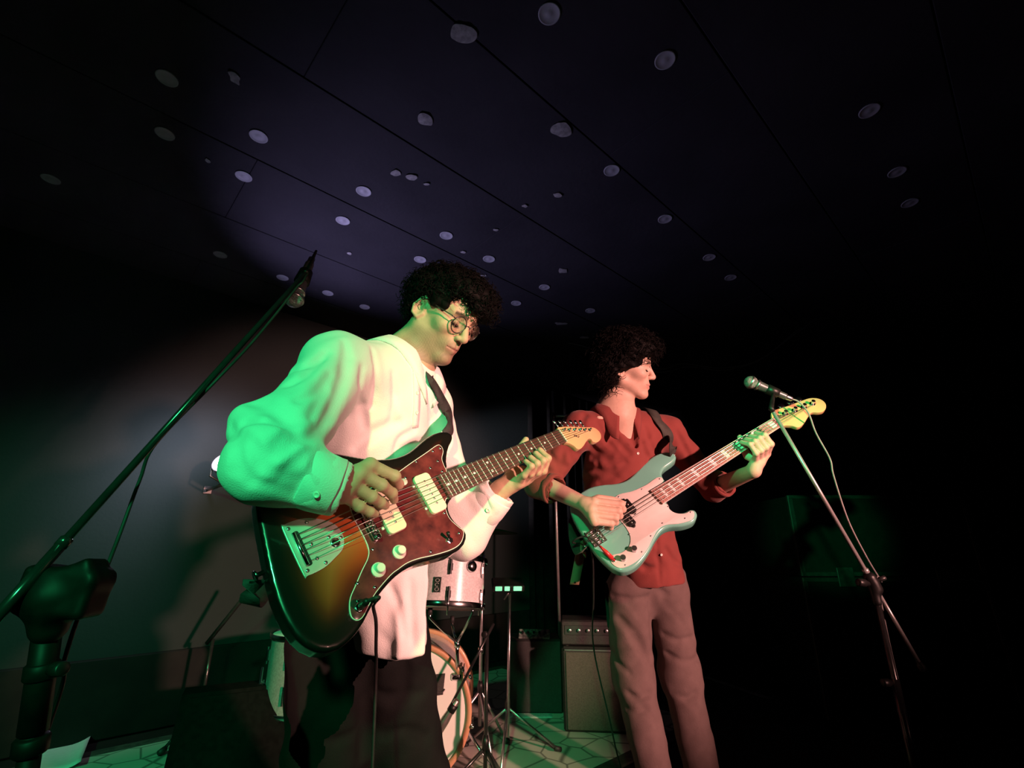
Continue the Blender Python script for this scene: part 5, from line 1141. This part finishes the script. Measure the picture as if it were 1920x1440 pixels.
cable('microphone_cable', [t2 - md2 * .022, t2 - md2 * .05, C(1516, 775, 1.86), C(1530, 812, 1.85), C(1556, 860, 1.84), C(1563, 892, 1.83), C(1590, 975, 1.79), C(1625, 1045, 1.75), C(1652, 1090, 1.72), qc + A3(.040, .03, .01), A3(qc[0] + .03, qc[1] + .03, qc[2] - .2), A3(qc[0] + .03, qc[1] + .02, .3), A3(qc[0] + .05, qc[1] + .04, .02), A3(qc[0] + .2, qc[1] - .2, .006), A3(qc[0] + .5, qc[1] - .35, .006)], .0031, 'cable_pale', 'thin pale microphone cable hanging beside the slim boom stand')

# ================================================================== DRUM KIT
m = mat('drum_sparkle', (0.62, 0.60, 0.60), 0.28, coat=0.6, noise=(140, (0.78, 0.76, 0.76), 0.12))
mat('drum_head', (0.78, 0.76, 0.73), 0.5, noise=(6, (0.74, 0.72, 0.69)))
mat('hoop_wood', (0.56, 0.27, 0.15), 0.35, coat=0.5, noise=(20, (0.62, 0.32, 0.18), 0.3))
mat('dark_head', (0.05, 0.05, 0.055), 0.4, noise=(20, (0.07, 0.07, 0.07)))
mat('bronze_dark', (0.10, 0.075, 0.035), 0.35, 0.9, noise=(60, (0.14, 0.105, 0.05)))
mat('badge_black', (0.012, 0.012, 0.012), 0.4, noise=(60, (0.02, 0.02, 0.02))); mat('badge_silver', (0.55, 0.54, 0.54), 0.35, 0.6, noise=(60, (0.45, 0.45, 0.45)))
mat('gaffer_tape', (0.025, 0.020, 0.020), 0.6, noise=(50, (0.04, 0.03, 0.03)), bump=(300, 0.3))
def ring(p, d, ri, ro, h, n=48):
    return lathe(p, d, [(0, ri), (0, ro), (.002, ro + .001), (h - .002, ro + .001), (h, ro), (h, ri), (0, ri)], n)
def lug(p, out, ax, L, parent):
    b = MB(); R = np.array([unit(np.cross(ax, out)), unit(ax), unit(out)]); b.add(*box(p + out * .006, (.016, L, .014), R, .004)); b.add(*lathe(p + out * .010 - ax * (L / 2 + .012), ax, [(0, .0055), (L + .024, .0055)], 12)); return b.build('lug', 'chrome', parent, smooth=False)
kc = C(765, 1345, 2.06); kc[2] = .285; kax = unit(A3(.06, -1.0, 0)); kr = .254
kd = thing('bass_drum', 'bass drum with pale front head and orange wooden hoop behind the guitarist', 'drum', A3(kc[0], kc[1], 0))
V, F = lathe(kc - kax * .40, kax, [(0, kr), (.40, kr), (.40, kr - .008), (0, kr - .008), (0, kr)], 56); sharp(add_mesh('shell', V, F, 'drum_sparkle', kd))
V, F = lathe(kc, kax, [(-.004, kr - .002), (.004, kr - .004), (.006, kr - .02), (.006, 0)], 56); kh = sharp(add_mesh('front_head', V, F, 'drum_head', kd))
V, F = lathe(kc - kax * .402, kax, [(0, 0), (0, kr - .004), (.004, kr - .002)], 56); add_mesh('batter_head', V, F, 'drum_head', kd)
for off in (-.022, -.418):
    V, F = ring(kc + kax * off, kax, kr - .001, kr + .018, .040, 56); add_mesh('hoop', V, F, 'hoop_wood', kd)
kx = unit(np.cross(A3(0, 0, 1), kax)); kx = kx if kx[0] > 0 else -kx; kz = A3(0, 0, 1)
for i in range(8):
    a = math.pi / 8 + i * math.pi / 4 + .22; dv = kx * math.cos(a) + kz * math.sin(a); p = kc + dv * (kr + .022)
    b = MB(); b.add(*box(p + kax * -.005, (.022, .052, .012), np.array([unit(np.cross(kax, dv)), kax, dv]), .004)); b.add(*tube([p + dv * .006 + kax * .025, p + dv * .006 - kax * .10], .0035, 8)); b.add(*lathe(p + dv * .006 + kax * .02, kax, [(0, .006), (.012, .006), (.014, .004)], 10)); b.build('claw', 'chrome', kd)
    lug(kc + dv * kr - kax * .13, dv, kax, .05, kd)
tpv, tpF = slab(np.array([(-.055, -.044), (.040, -.034), (.046, .048), (-.050, .040)]), 0, .0012); tp_c = onto(814, 1286, kc + kax * .0075, kax)
add_mesh('tape_patch', tpv @ np.array([kx, kz, kax]) + tp_c, tpF, 'gaffer_tape', kh, smooth=False)
b = MB(); b.add(*tube(catmull(np.array([onto(800, 1308, kc + kax * .009, kax), onto(812, 1300, kc + kax * .016, kax), onto(828, 1298, kc + kax * .012, kax), onto(834, 1292, kc + kax * .009, kax)]), 4, closed=False), .003, 6)); b.build('curled_tape', 'gaffer_tape', kh)
for s in (-1, 1):
    b = MB(); q = kc - kax * .12 + kx * s * .235; b.add(*tube([q + kz * -.08, A3(q[0], q[1], .012) + kx * s * .16 + kax * .06], .008, 10)); b.build('spur', 'chrome', kd)
# rack tom in a bracket over the bass drum
tc_ = C(843, 1095, 2.10); tax = unit(A3(.03, .16, 1.0)); tr_ = .150; th_ = .19
tt = thing('rack_tom', 'white sparkle rack tom with black badge above the bass drum', 'drum', tc_ - tax * th_ / 2)
V, F = lathe(tc_ - tax * th_ / 2, tax, [(0, tr_), (th_, tr_), (th_, tr_ - .006), (0, tr_ - .006), (0, tr_)], 48); tsh = sharp(add_mesh('shell', V, F, 'drum_sparkle', tt))
for s, mm_ in ((1, 'drum_head'), (-1, 'dark_head')):
    V, F = lathe(tc_ + tax * s * (th_ / 2 + .001), tax * s, [(-.002, tr_ + .002), (.003, tr_ - .004), (.003, 0)], 48); add_mesh('head', V, F, mm_, tt)
    V, F = ring(tc_ + tax * (s * (th_ / 2 - .004) - .007), tax, tr_ + .004, tr_ + .011, .022, 48); add_mesh('rim', V, F, 'chrome', tt)
tx = unit(np.cross(A3(0, 1, 0), tax)); ty = np.cross(tax, tx)
for i in range(6):
    a = -1.45 + i * math.pi / 3; dv = tx * math.cos(a) + ty * math.sin(a)
    for s in (1, -1):
        lug(tc_ + dv * (tr_ + .001) + tax * s * .052, dv, tax, .034, tt)
    b = MB(); b.add(*tube([tc_ + dv * (tr_ + .011) + tax * .055, tc_ + dv * (tr_ + .011) + tax * (th_ / 2 + .022)], .003, 8)); b.add(*tube([tc_ + dv * (tr_ + .011) - tax * .055, tc_ + dv * (tr_ + .011) - tax * (th_ / 2 + .022)], .003, 8)); b.build('tension_rod', 'chrome', tt)
def on_shell(px, py):
    o_ = np.array([0, 0, CAMZ]); r = C(px, py, 1.) - o_; best = None
    for t in np.linspace(1.6, 2.3, 1400):
        p = o_ + r * t; q = p - tc_; q = q - tax * np.dot(q, tax)
        if np.linalg.norm(q) < tr_ + .001: return p, unit(q)
    return p, unit(q)
p, nn_ = on_shell(820, 1096); sx_ = unit(np.cross(tax, nn_)); RBd = np.array([sx_, tax, nn_])
bv, bF_ = box(p + nn_ * .001, (.032, .058, .004), RBd, .0012); add_mesh('badge', bv, bF_, 'badge_black', tsh, smooth=False)
for k, (sz, yy) in enumerate(((.0085, .016), (.0085, -.001), (.0085, -.018))):                       # the badge's pale rounded characters, stacked
    c0 = p + tax * yy + nn_ * .0036; a = np.linspace(0, 2 * math.pi, 17) if k != 1 else np.linspace(.6, 5.2, 15)
    b = MB(); b.add(*tube([c0 + sx_ * sz * math.cos(t) * .95 + tax * sz * .75 * math.sin(t) for t in a], .0016, 6)); b.build('badge_character', 'badge_silver', tsh)
b = MB(); p, nn_ = on_shell(884, 1062); b.add(*lathe(p, nn_, [(0, .024), (.004, .025), (.012, .020), (.018, .012), (.018, 0)], 20)); b.add(*tube([p + nn_ * .012, p + nn_ * .02 - sx_ * .05, p + nn_ * .018 - sx_ * .075], .006, 8)); b.build('mount_plate', 'chrome', tt)
hb = thing('tom_mount', 'chrome basket mount holding the rack tom over the bass drum', 'drum hardware', C(857, 1268, 2.12))
j0 = C(857, 1205, 2.12); j1 = C(857, 1268, 2.12)
for e in ((806, 1158, 2.02), (886, 1148, 2.05), (848, 1172, 2.22)):
    b = MB(); pe_ = C(*e); mid = (pe_ + j0) / 2 + A3(0, 0, -.004); b.add(*tube([pe_ + A3(0, 0, .018), pe_, mid, j0], .0058, 10)); b.build('basket_arm', 'chrome', hb)
    b = MB(); b.add(*tube([pe_ + A3(0, 0, .010), pe_ + A3(0, 0, .038)], .010, 12)); b.build('arm_grip', 'black_rubber', hb)
b = MB(); b.add(*tube([j0 + A3(0, 0, .01), j1], .008, 12)); b.add(*lathe(j0 - A3(0, 0, .02), A3(0, 0, 1), [(0, .013), (.03, .013)], 16)); b.build('down_tube', 'chrome', hb)
b = MB(); b.add(*box(j1 + A3(.0, 0, .0), (.05, .035, .03), None, .006)); b.add(*tube([j1 + A3(-.035, 0, .01), j1 + A3(.05, 0, -.004)], .006, 8)); b.build('clamp', 'chrome', hb)
knob(j1 + A3(.045, 0, -.004), A3(1, -.3, .1), .010, .02, hb, 'wing_nut', 'chrome')
# floor tom behind the guitarist's leg
fc = C(582, 1250, 2.35); ftm = thing('floor_tom', 'grey sparkle floor tom half hidden behind the guitarist\'s leg', 'drum', A3(fc[0], fc[1], 0)); fr2 = .19; z0_, z1_ = .24, .56
V, F = lathe(A3(fc[0], fc[1], z0_), A3(0, 0, 1), [(0, fr2), (z1_ - z0_, fr2), (z1_ - z0_, fr2 - .006), (0, fr2 - .006), (0, fr2)], 44); mat('drum_grey', (0.17, 0.16, 0.16), 0.3, coat=0.5, noise=(140, (0.23, 0.22, 0.22), 0.12)); sharp(add_mesh('shell', V, F, 'drum_grey', ftm))
for z, s in ((z1_, 1), (z0_, -1)):
    V, F = lathe(A3(fc[0], fc[1], z), A3(0, 0, s), [(-.002, fr2 + .002), (.003, fr2 - .004), (.003, 0)], 44); add_mesh('head', V, F, 'drum_head', ftm)
    V, F = ring(A3(fc[0], fc[1], z - .011 - s * .004), A3(0, 0, 1), fr2 + .004, fr2 + .011, .022, 44); add_mesh('rim', V, F, 'chrome', ftm)
for i in range(6):
    a = 3.5 + i * math.pi / 3; dv = A3(math.cos(a), math.sin(a), 0)
    for z in (z0_ + .09, z1_ - .09): lug(A3(fc[0], fc[1], z) + dv * (fr2 + .001), dv, A3(0, 0, 1), .05, ftm)
    if i % 2 == 0:
        b = MB(); q = A3(fc[0], fc[1], 0) + dv * (fr2 + .022); b.add(*tube([A3(q[0], q[1], .42), A3(q[0], q[1], .03), A3(q[0] + dv[0] * .02, q[1] + dv[1] * .02, .012)], .006, 8)); b.build('leg', 'chrome', ftm)
# stands and cymbal
def tripod(name, label, top, foot, r, legs, mat_, spread=.26, hub=.16, cat='stand', a0=.3):
    t = thing(name, label, cat, A3(foot[0], foot[1], 0)); b = MB(); b.add(*tube([A3(foot[0], foot[1], hub * .5), top], r, 12)); b.build('pole', mat_, t)
    b = MB(); b.add(*lathe(A3(foot[0], foot[1], hub), A3(0, 0, 1), [(0, r * 1.6), (.03, r * 1.8), (.05, r * 1.3)], 14)); b.build('hub', 'black_plastic', t)
    for i in range(legs):
        a = a0 + i * 2 * math.pi / legs; e = A3(foot[0] + spread * math.cos(a), foot[1] + spread * math.sin(a), .024); b = MB(); b.add(*tube([A3(foot[0], foot[1], hub + .01), e], r * .85, 8)); lg = b.build('leg', mat_, t)
        b = MB(); b.add(*tube([e - A3(math.cos(a), math.sin(a), -.5) * .02, e + A3(math.cos(a), math.sin(a), 0) * .012], r * 1.5, 8)); b.build('rubber_foot', 'black_rubber', lg)
    return t
top1 = C(906, 1000, 2.62); cs1 = tripod('cymbal_stand', 'chrome cymbal stand rising beside the rack tom', top1 + A3(0, 0, .06), top1, .0085, 3, 'satin_steel', .21, .28, a0=.9)
for z in (.45, .72): b = MB(); b.add(*lathe(A3(top1[0], top1[1], z), A3(0, 0, 1), [(0, .012), (.004, .015), (.03, .015), (.034, .011)], 14)); b.build('height_collar', 'chrome', cs1)
knob(top1 + A3(0, 0, .06), A3(0, 0, 1), .010, .022, cs1, 'wing_nut', 'chrome')
V, F = lathe(top1 + A3(0, 0, .02), unit(A3(.05, .03, 1)), [(.0, .008), (.018, .02), (.020, .028), (.008, .034), (.004, .1), (-.012, .19), (-.0135, .19), (.002, .1), (.006, .034)], 48); o = add_mesh('cymbal', V, F, 'bronze_dark', loc=top1); tag(o, 'dark bronze cymbal seen edge-on above the rack tom', 'cymbal')
top2 = C(956, 1112, 2.45); ds = tripod('module_stand', 'slim steel stand holding the small drum module with pads painted green-lit', top2, A3(top2[0] - .01, top2[1] + .03, 0), .0075, 3, 'satin_steel', .27, .22, a0=2.5)
b = MB(); b.add(*tube([top2 + A3(-.03, 0, -.03), top2 + A3(0, 0, .012)], .006, 8)); b.build('tilt_arm', 'black_metal', ds)
dm = C(952, 1096, 2.44); dmo = thing('drum_module', 'small black drum module with pads painted with green stage light on a slim stand', 'drum module', dm)
RM = np.array([A3(1, .1, 0), unit(A3(-.1, .94, .34)), unit(np.cross(A3(1, .1, 0), unit(A3(-.1, .94, .34))))]); b = MB(); b.add(*box(dm, (.16, .11, .03), RM, .006)); b.build('housing', 'black_plastic', dmo, smooth=False)
mat('pad_painted_glow', (0.3, 0.8, 0.6), 0.4, emit=((0.12, 0.8, 0.42), 0.8))  # green colour and emission stand in for stage light reflected off pale pads
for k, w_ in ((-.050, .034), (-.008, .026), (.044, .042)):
    V, F = box(dm + RM[0] * k - RM[1] * .055 + RM[2] * .003, (w_, .006, .022), RM, .002); add_mesh('painted_lit_pad', V, F, 'pad_painted_glow', dmo, smooth=False)
# kick microphone on a low boom
k1 = C(916, 1188, 2.02); k2 = C(846, 1322, 1.93); ks = tripod('low_boom_stand', 'low black boom stand beside the bass drum', A3(k1[0] - .006, k1[1] + .01, k1[2] - .01), A3(k1[0] - .006, k1[1] + .01, 0), .008, 3, 'stand_black', .22, .20, a0=-.9)
b = MB(); b.add(*tube([k1 + (k1 - k2) * .15, k2], .0058, 10)); b.build('boom', 'stand_black', ks); knob(k1 + A3(-.01, -.016, 0), A3(-.2, -1, .1), .013, .03, ks)
mat('mic_nickel', (0.55, 0.50, 0.46), 0.35, 0.9, noise=(60, (0.48, 0.44, 0.40))); km0, km1 = C(858, 1312, 1.92), C(826, 1364, 1.89); kd_ = unit(km1 - km0); km = thing('drum_microphone', 'nickel drum microphone aimed at the bass drum head', 'microphone', km0)
V, F = lathe(km0, kd_, [(0, .009), (.004, .012), (.05, .014), (.085, .0175), (.125, .0175), (.128, .016), (.128, 0)], 22); add_mesh('barrel', V, F, 'mic_nickel', km)
V, F = lathe(km0 + kd_ * .126, kd_, [(0, .018), (.004, .021), (.026, .021), (.032, .016), (.034, 0)], 22); add_mesh('grille', V, F, 'black_metal', km)
V, F = lathe(km0 + kd_ * .02, kd_, [(0, .0165), (.028, .0165), (.028, .014), (0, .014), (0, .0165)], 18); add_mesh('mic_clip', V, F, 'black_plastic', ks)
b = MB(); b.add(*tube([k2, km0 + kd_ * .034], .006, 8)); b.build('clip_joint', 'black_plastic', ks)
# black boom stand seen against the wall
n0, n1 = C(388, 1206, 2.62), C(478, 1094, 2.62); ns = tripod('boom_stand', 'plain black boom stand against the grey wall beyond the floor tom', A3(n0[0] + .03, n0[1], n0[2] + .02), A3(n0[0] + .03, n0[1], 0), .009, 3, 'stand_black', .18, .16, a0=.2)
b = MB(); b.add(*tube([n0, n1], .011, 10)); b.build('boom', 'stand_black', ns)

# ================================================================== BACKLINE AND CLUTTER
mat('tolex_black', (0.010, 0.010, 0.010), 0.6, noise=(90, (0.018, 0.018, 0.018)), bump=(350, 0.4)); m = mat('grille_cloth', (0.075, 0.072, 0.062), 0.9, spec=0.1, noise=(160, (0.11, 0.105, 0.09), 0.2), bump=(600, 0.6))
fl = floor_at(1062, 1378); av = unit(A3(-.10, -1, 0)); ar = A3(-av[1], av[0], 0); ar = ar if ar[0] > 0 else -ar; RA = np.array([ar, -av, A3(0, 0, 1)])
topz = onto(1062, 1213, fl, av)[2]; Wc, Dc = .42, .30; cc = fl + ar * (Wc / 2 - .012) - av * Dc / 2; cc[2] = 0
cab = thing('speaker_cabinet', 'black bass speaker cabinet with grey grille cloth behind the bassist\'s leg', 'speaker', cc)
b = MB(); b.add(*box(cc + A3(0, 0, topz / 2 + .006), (Wc, Dc, topz - .012), RA, .012)); b.build('box', 'tolex_black', cab, smooth=False)
b = MB(); b.add(*box(cc + av * (Dc / 2 + .003) + A3(0, 0, topz / 2), (Wc - .04, .012, topz - .05), RA, .004)); b.build('grille', 'grille_cloth', cab, smooth=False)
b = MB(); b.add(*box(cc + av * (Dc / 2 + .004) + A3(0, 0, topz - .014), (Wc - .03, .010, .010), RA, .002)); b.build('trim_strip', 'satin_steel', cab, smooth=False)
for sx in (-1, 1):
    for sy in (-1, 1):
        V, F = lathe(cc + ar * sx * .17 + av * sy * .11, A3(0, 0, 1), [(0, .016), (.013, .018), (.013, 0)], 12); add_mesh('foot', V, F, 'black_rubber', cab)
hc = cc + A3(0, 0, topz) + av * .02 - ar * .03
ah = thing('amplifier_head', 'black amplifier head with small knobs sitting on the bass cabinet', 'amplifier', hc)
b = MB(); b.add(*box(hc + A3(0, 0, .072), (.36, .24, .13), RA, .008)); b.build('box', 'tolex_black', ah, smooth=False)
b = MB(); b.add(*box(hc + av * .121 + A3(0, 0, .085), (.32, .006, .05), RA, .002)); b.build('control_panel', 'black_metal', ah, smooth=False)
for i in range(6): knob(hc + av * .123 + ar * (-.13 + i * .052) + A3(0, 0, .085), av, .009, .014, ah, 'control_knob', 'satin_steel')
for sx in (-1, 1):
    for sy in (-1, 1): V, F = lathe(hc + ar * sx * .15 + av * sy * .09, A3(0, 0, 1), [(0, .012), (.009, .012)], 10); add_mesh('foot', V, F, 'black_rubber', ah)
# combo amp with a pale sloping control strip behind the drum hardware
cb = onto(1012, 1378, A3(0, 3.35, 0), A3(0, -1., 0)); cb = A3(cb[0] - .02, 3.52, 0); ztop = C(1030, 1172, 3.2)[2]
co = thing('combo_amplifier', 'dark combo amplifier with a pale sloping control strip behind the cabinet', 'amplifier', cb)
b = MB(); b.add(*box(cb + A3(0, 0, ztop / 2 - .03 + .004), (.34, .26, ztop - .068), None, .012)); b.build('box', 'tolex_black', co, smooth=False)
R5 = np.array([unit(A3(1, -.1, -.0)), unit(A3(.1, .8, .6)), unit(np.cross(unit(A3(1, -.1, 0)), unit(A3(.1, .8, .6))))]); mat('panel_pale', (0.20, 0.22, 0.21), 0.5, noise=(60, (0.05, 0.05, 0.05), 0.1))
b = MB(); b.add(*box(cb + A3(0, -.075, ztop - .045), (.20, .075, .03), R5, .003)); pn = b.build('control_panel', 'panel_pale', co, smooth=False)
for i in range(5): knob(cb + A3(-.075 + i * .036, -.085, ztop - .032), R5[2], .008, .012, pn, 'control_knob', 'black_plastic')
# tall pole with a cross arm behind the bassist
tb = C(1049, 1172, 3.45); tt_ = C(1047, 740, 3.45); tsn = tripod('lighting_stand', 'tall thin steel stand with a cross arm behind the bassist', A3(tb[0], tb[1], tt_[2] + .2), A3(tb[0], tb[1], 0), .011, 3, 'stand_steel', .22, .30, a0=1.2)
ct = C(1052, 744, 3.45); ce = C(1250, 700, 3.05); z_ = ct[2]; b = MB(); b.add(*tube([A3(tb[0], tb[1], z_), A3(tb[0] + .50, tb[1] + .12, z_ + .06)], .010, 10)); b.build('cross_arm', 'stand_steel', tsn)
b = MB(); b.add(*lathe(A3(tb[0], tb[1], z_ - .03), A3(0, 0, 1), [(0, .016), (.006, .02), (.054, .02), (.06, .016)], 14)); b.build('arm_clamp', 'black_plastic', tsn)
# papers on the floor
m = mat('printed_sheet', (0.7, 0.7, 0.74), 0.8, spec=0.1); nt = m.node_tree; N = nt.nodes; tc = N.new('ShaderNodeTexCoord'); br = N.new('ShaderNodeTexBrick'); br.inputs['Scale'].default_value = 60; br.inputs['Mortar Size'].default_value = .012; br.inputs['Color1'].default_value = (.74, .74, .78, 1); br.inputs['Color2'].default_value = (.50, .50, .54, 1); br.inputs['Mortar'].default_value = (.76, .76, .80, 1)
nt.links.new(tc.outputs['Object'], br.inputs['Vector']); nt.links.new(br.outputs['Color'], N['Principled BSDF'].inputs['Base Color'])
def sheet(px4, name, label, material, z=.012, curl=.0):
    P = np.array([floor_at(*q, z) for q in px4]); n = 8; V = []
    for j in range(n + 1):
        for i in range(n + 1):
            u, v = i / n, j / n; p = (P[0] * (1 - u) + P[1] * u) * (1 - v) + (P[3] * (1 - u) + P[2] * u) * v; p = p + A3(0, 0, curl * (max(0, u - .55) ** 2 * 4 + max(0, v - .6) ** 2 * 3)); V.append(p)
    V = np.array(V); W = V - A3(0, 0, .0008); k = (n + 1) ** 2; F = []
    for j in range(n):
        for i in range(n): a = j * (n + 1) + i; q = [a, a + 1, a + n + 2, a + n + 1]; F += [q, [x + k for x in q[::-1]]]
    rim = [i for i in range(n + 1)] + [j * (n + 1) + n for j in range(1, n + 1)] + [n * (n + 1) + i for i in range(n - 1, -1, -1)] + [j * (n + 1) for j in range(n - 1, 0, -1)]
    for a, b_ in zip(rim, rim[1:] + rim[:1]): F.append([b_, a, a + k, b_ + k])
    o = add_mesh(name, np.concatenate([V, W]), F, material, loc=P[0]); tag(o, label, 'paper'); return o
sheet([(955, 1346), (1036, 1346), (1031, 1318), (957, 1318)], 'paper_sheet', 'white printed sheet lying on the rug by the cabinet', 'printed_sheet')
sheet([(62, 1450), (148, 1440), (176, 1368), (84, 1392)], 'paper_sheet', 'curled blank sheet lying on the rug edge by the chunky clutch stand', 'paper', .012, .03)
# low black stage monitor between the stand and the floor tom
wc = C(448, 1390, 2.08); wc = A3(wc[0], wc[1], 0); wm = thing('stage_monitor', 'low black wedge stage monitor on the rug near the floor tom', 'speaker', wc); wf = unit(A3(.5, -1, 0)); wr = A3(-wf[1], wf[0], 0)
prof = [(-.19, .0), (.19, .0), (.19, .06), (-.06, .34), (-.19, .34)]
V = np.array([wc + wr * s * .25 + wf * a + A3(0, 0, h + .012) for s in (-1, 1) for a, h in prof]); F = [[0, 1, 2, 3, 4][::-1], [5, 6, 7, 8, 9]] + [[i, (i + 1) % 5, 5 + (i + 1) % 5, 5 + i] for i in range(5)]
mat('monitor_black', (0.003, 0.003, 0.003), 0.9, spec=0.05, noise=(40, (0.005, 0.005, 0.005)))
add_mesh('box', V, F, 'monitor_black', wm, smooth=False)
gn = unit(A3(wf[0] * .28, wf[1] * .28, .25)); gc_ = wc + wf * .065 + A3(0, 0, .212); R6 = np.array([wr, unit(np.cross(gn, wr)), gn]); b = MB(); b.add(*box(gc_ + gn * .008, (.44, .33, .012), R6, .004)); b.build('grille', 'monitor_black', wm, smooth=False)
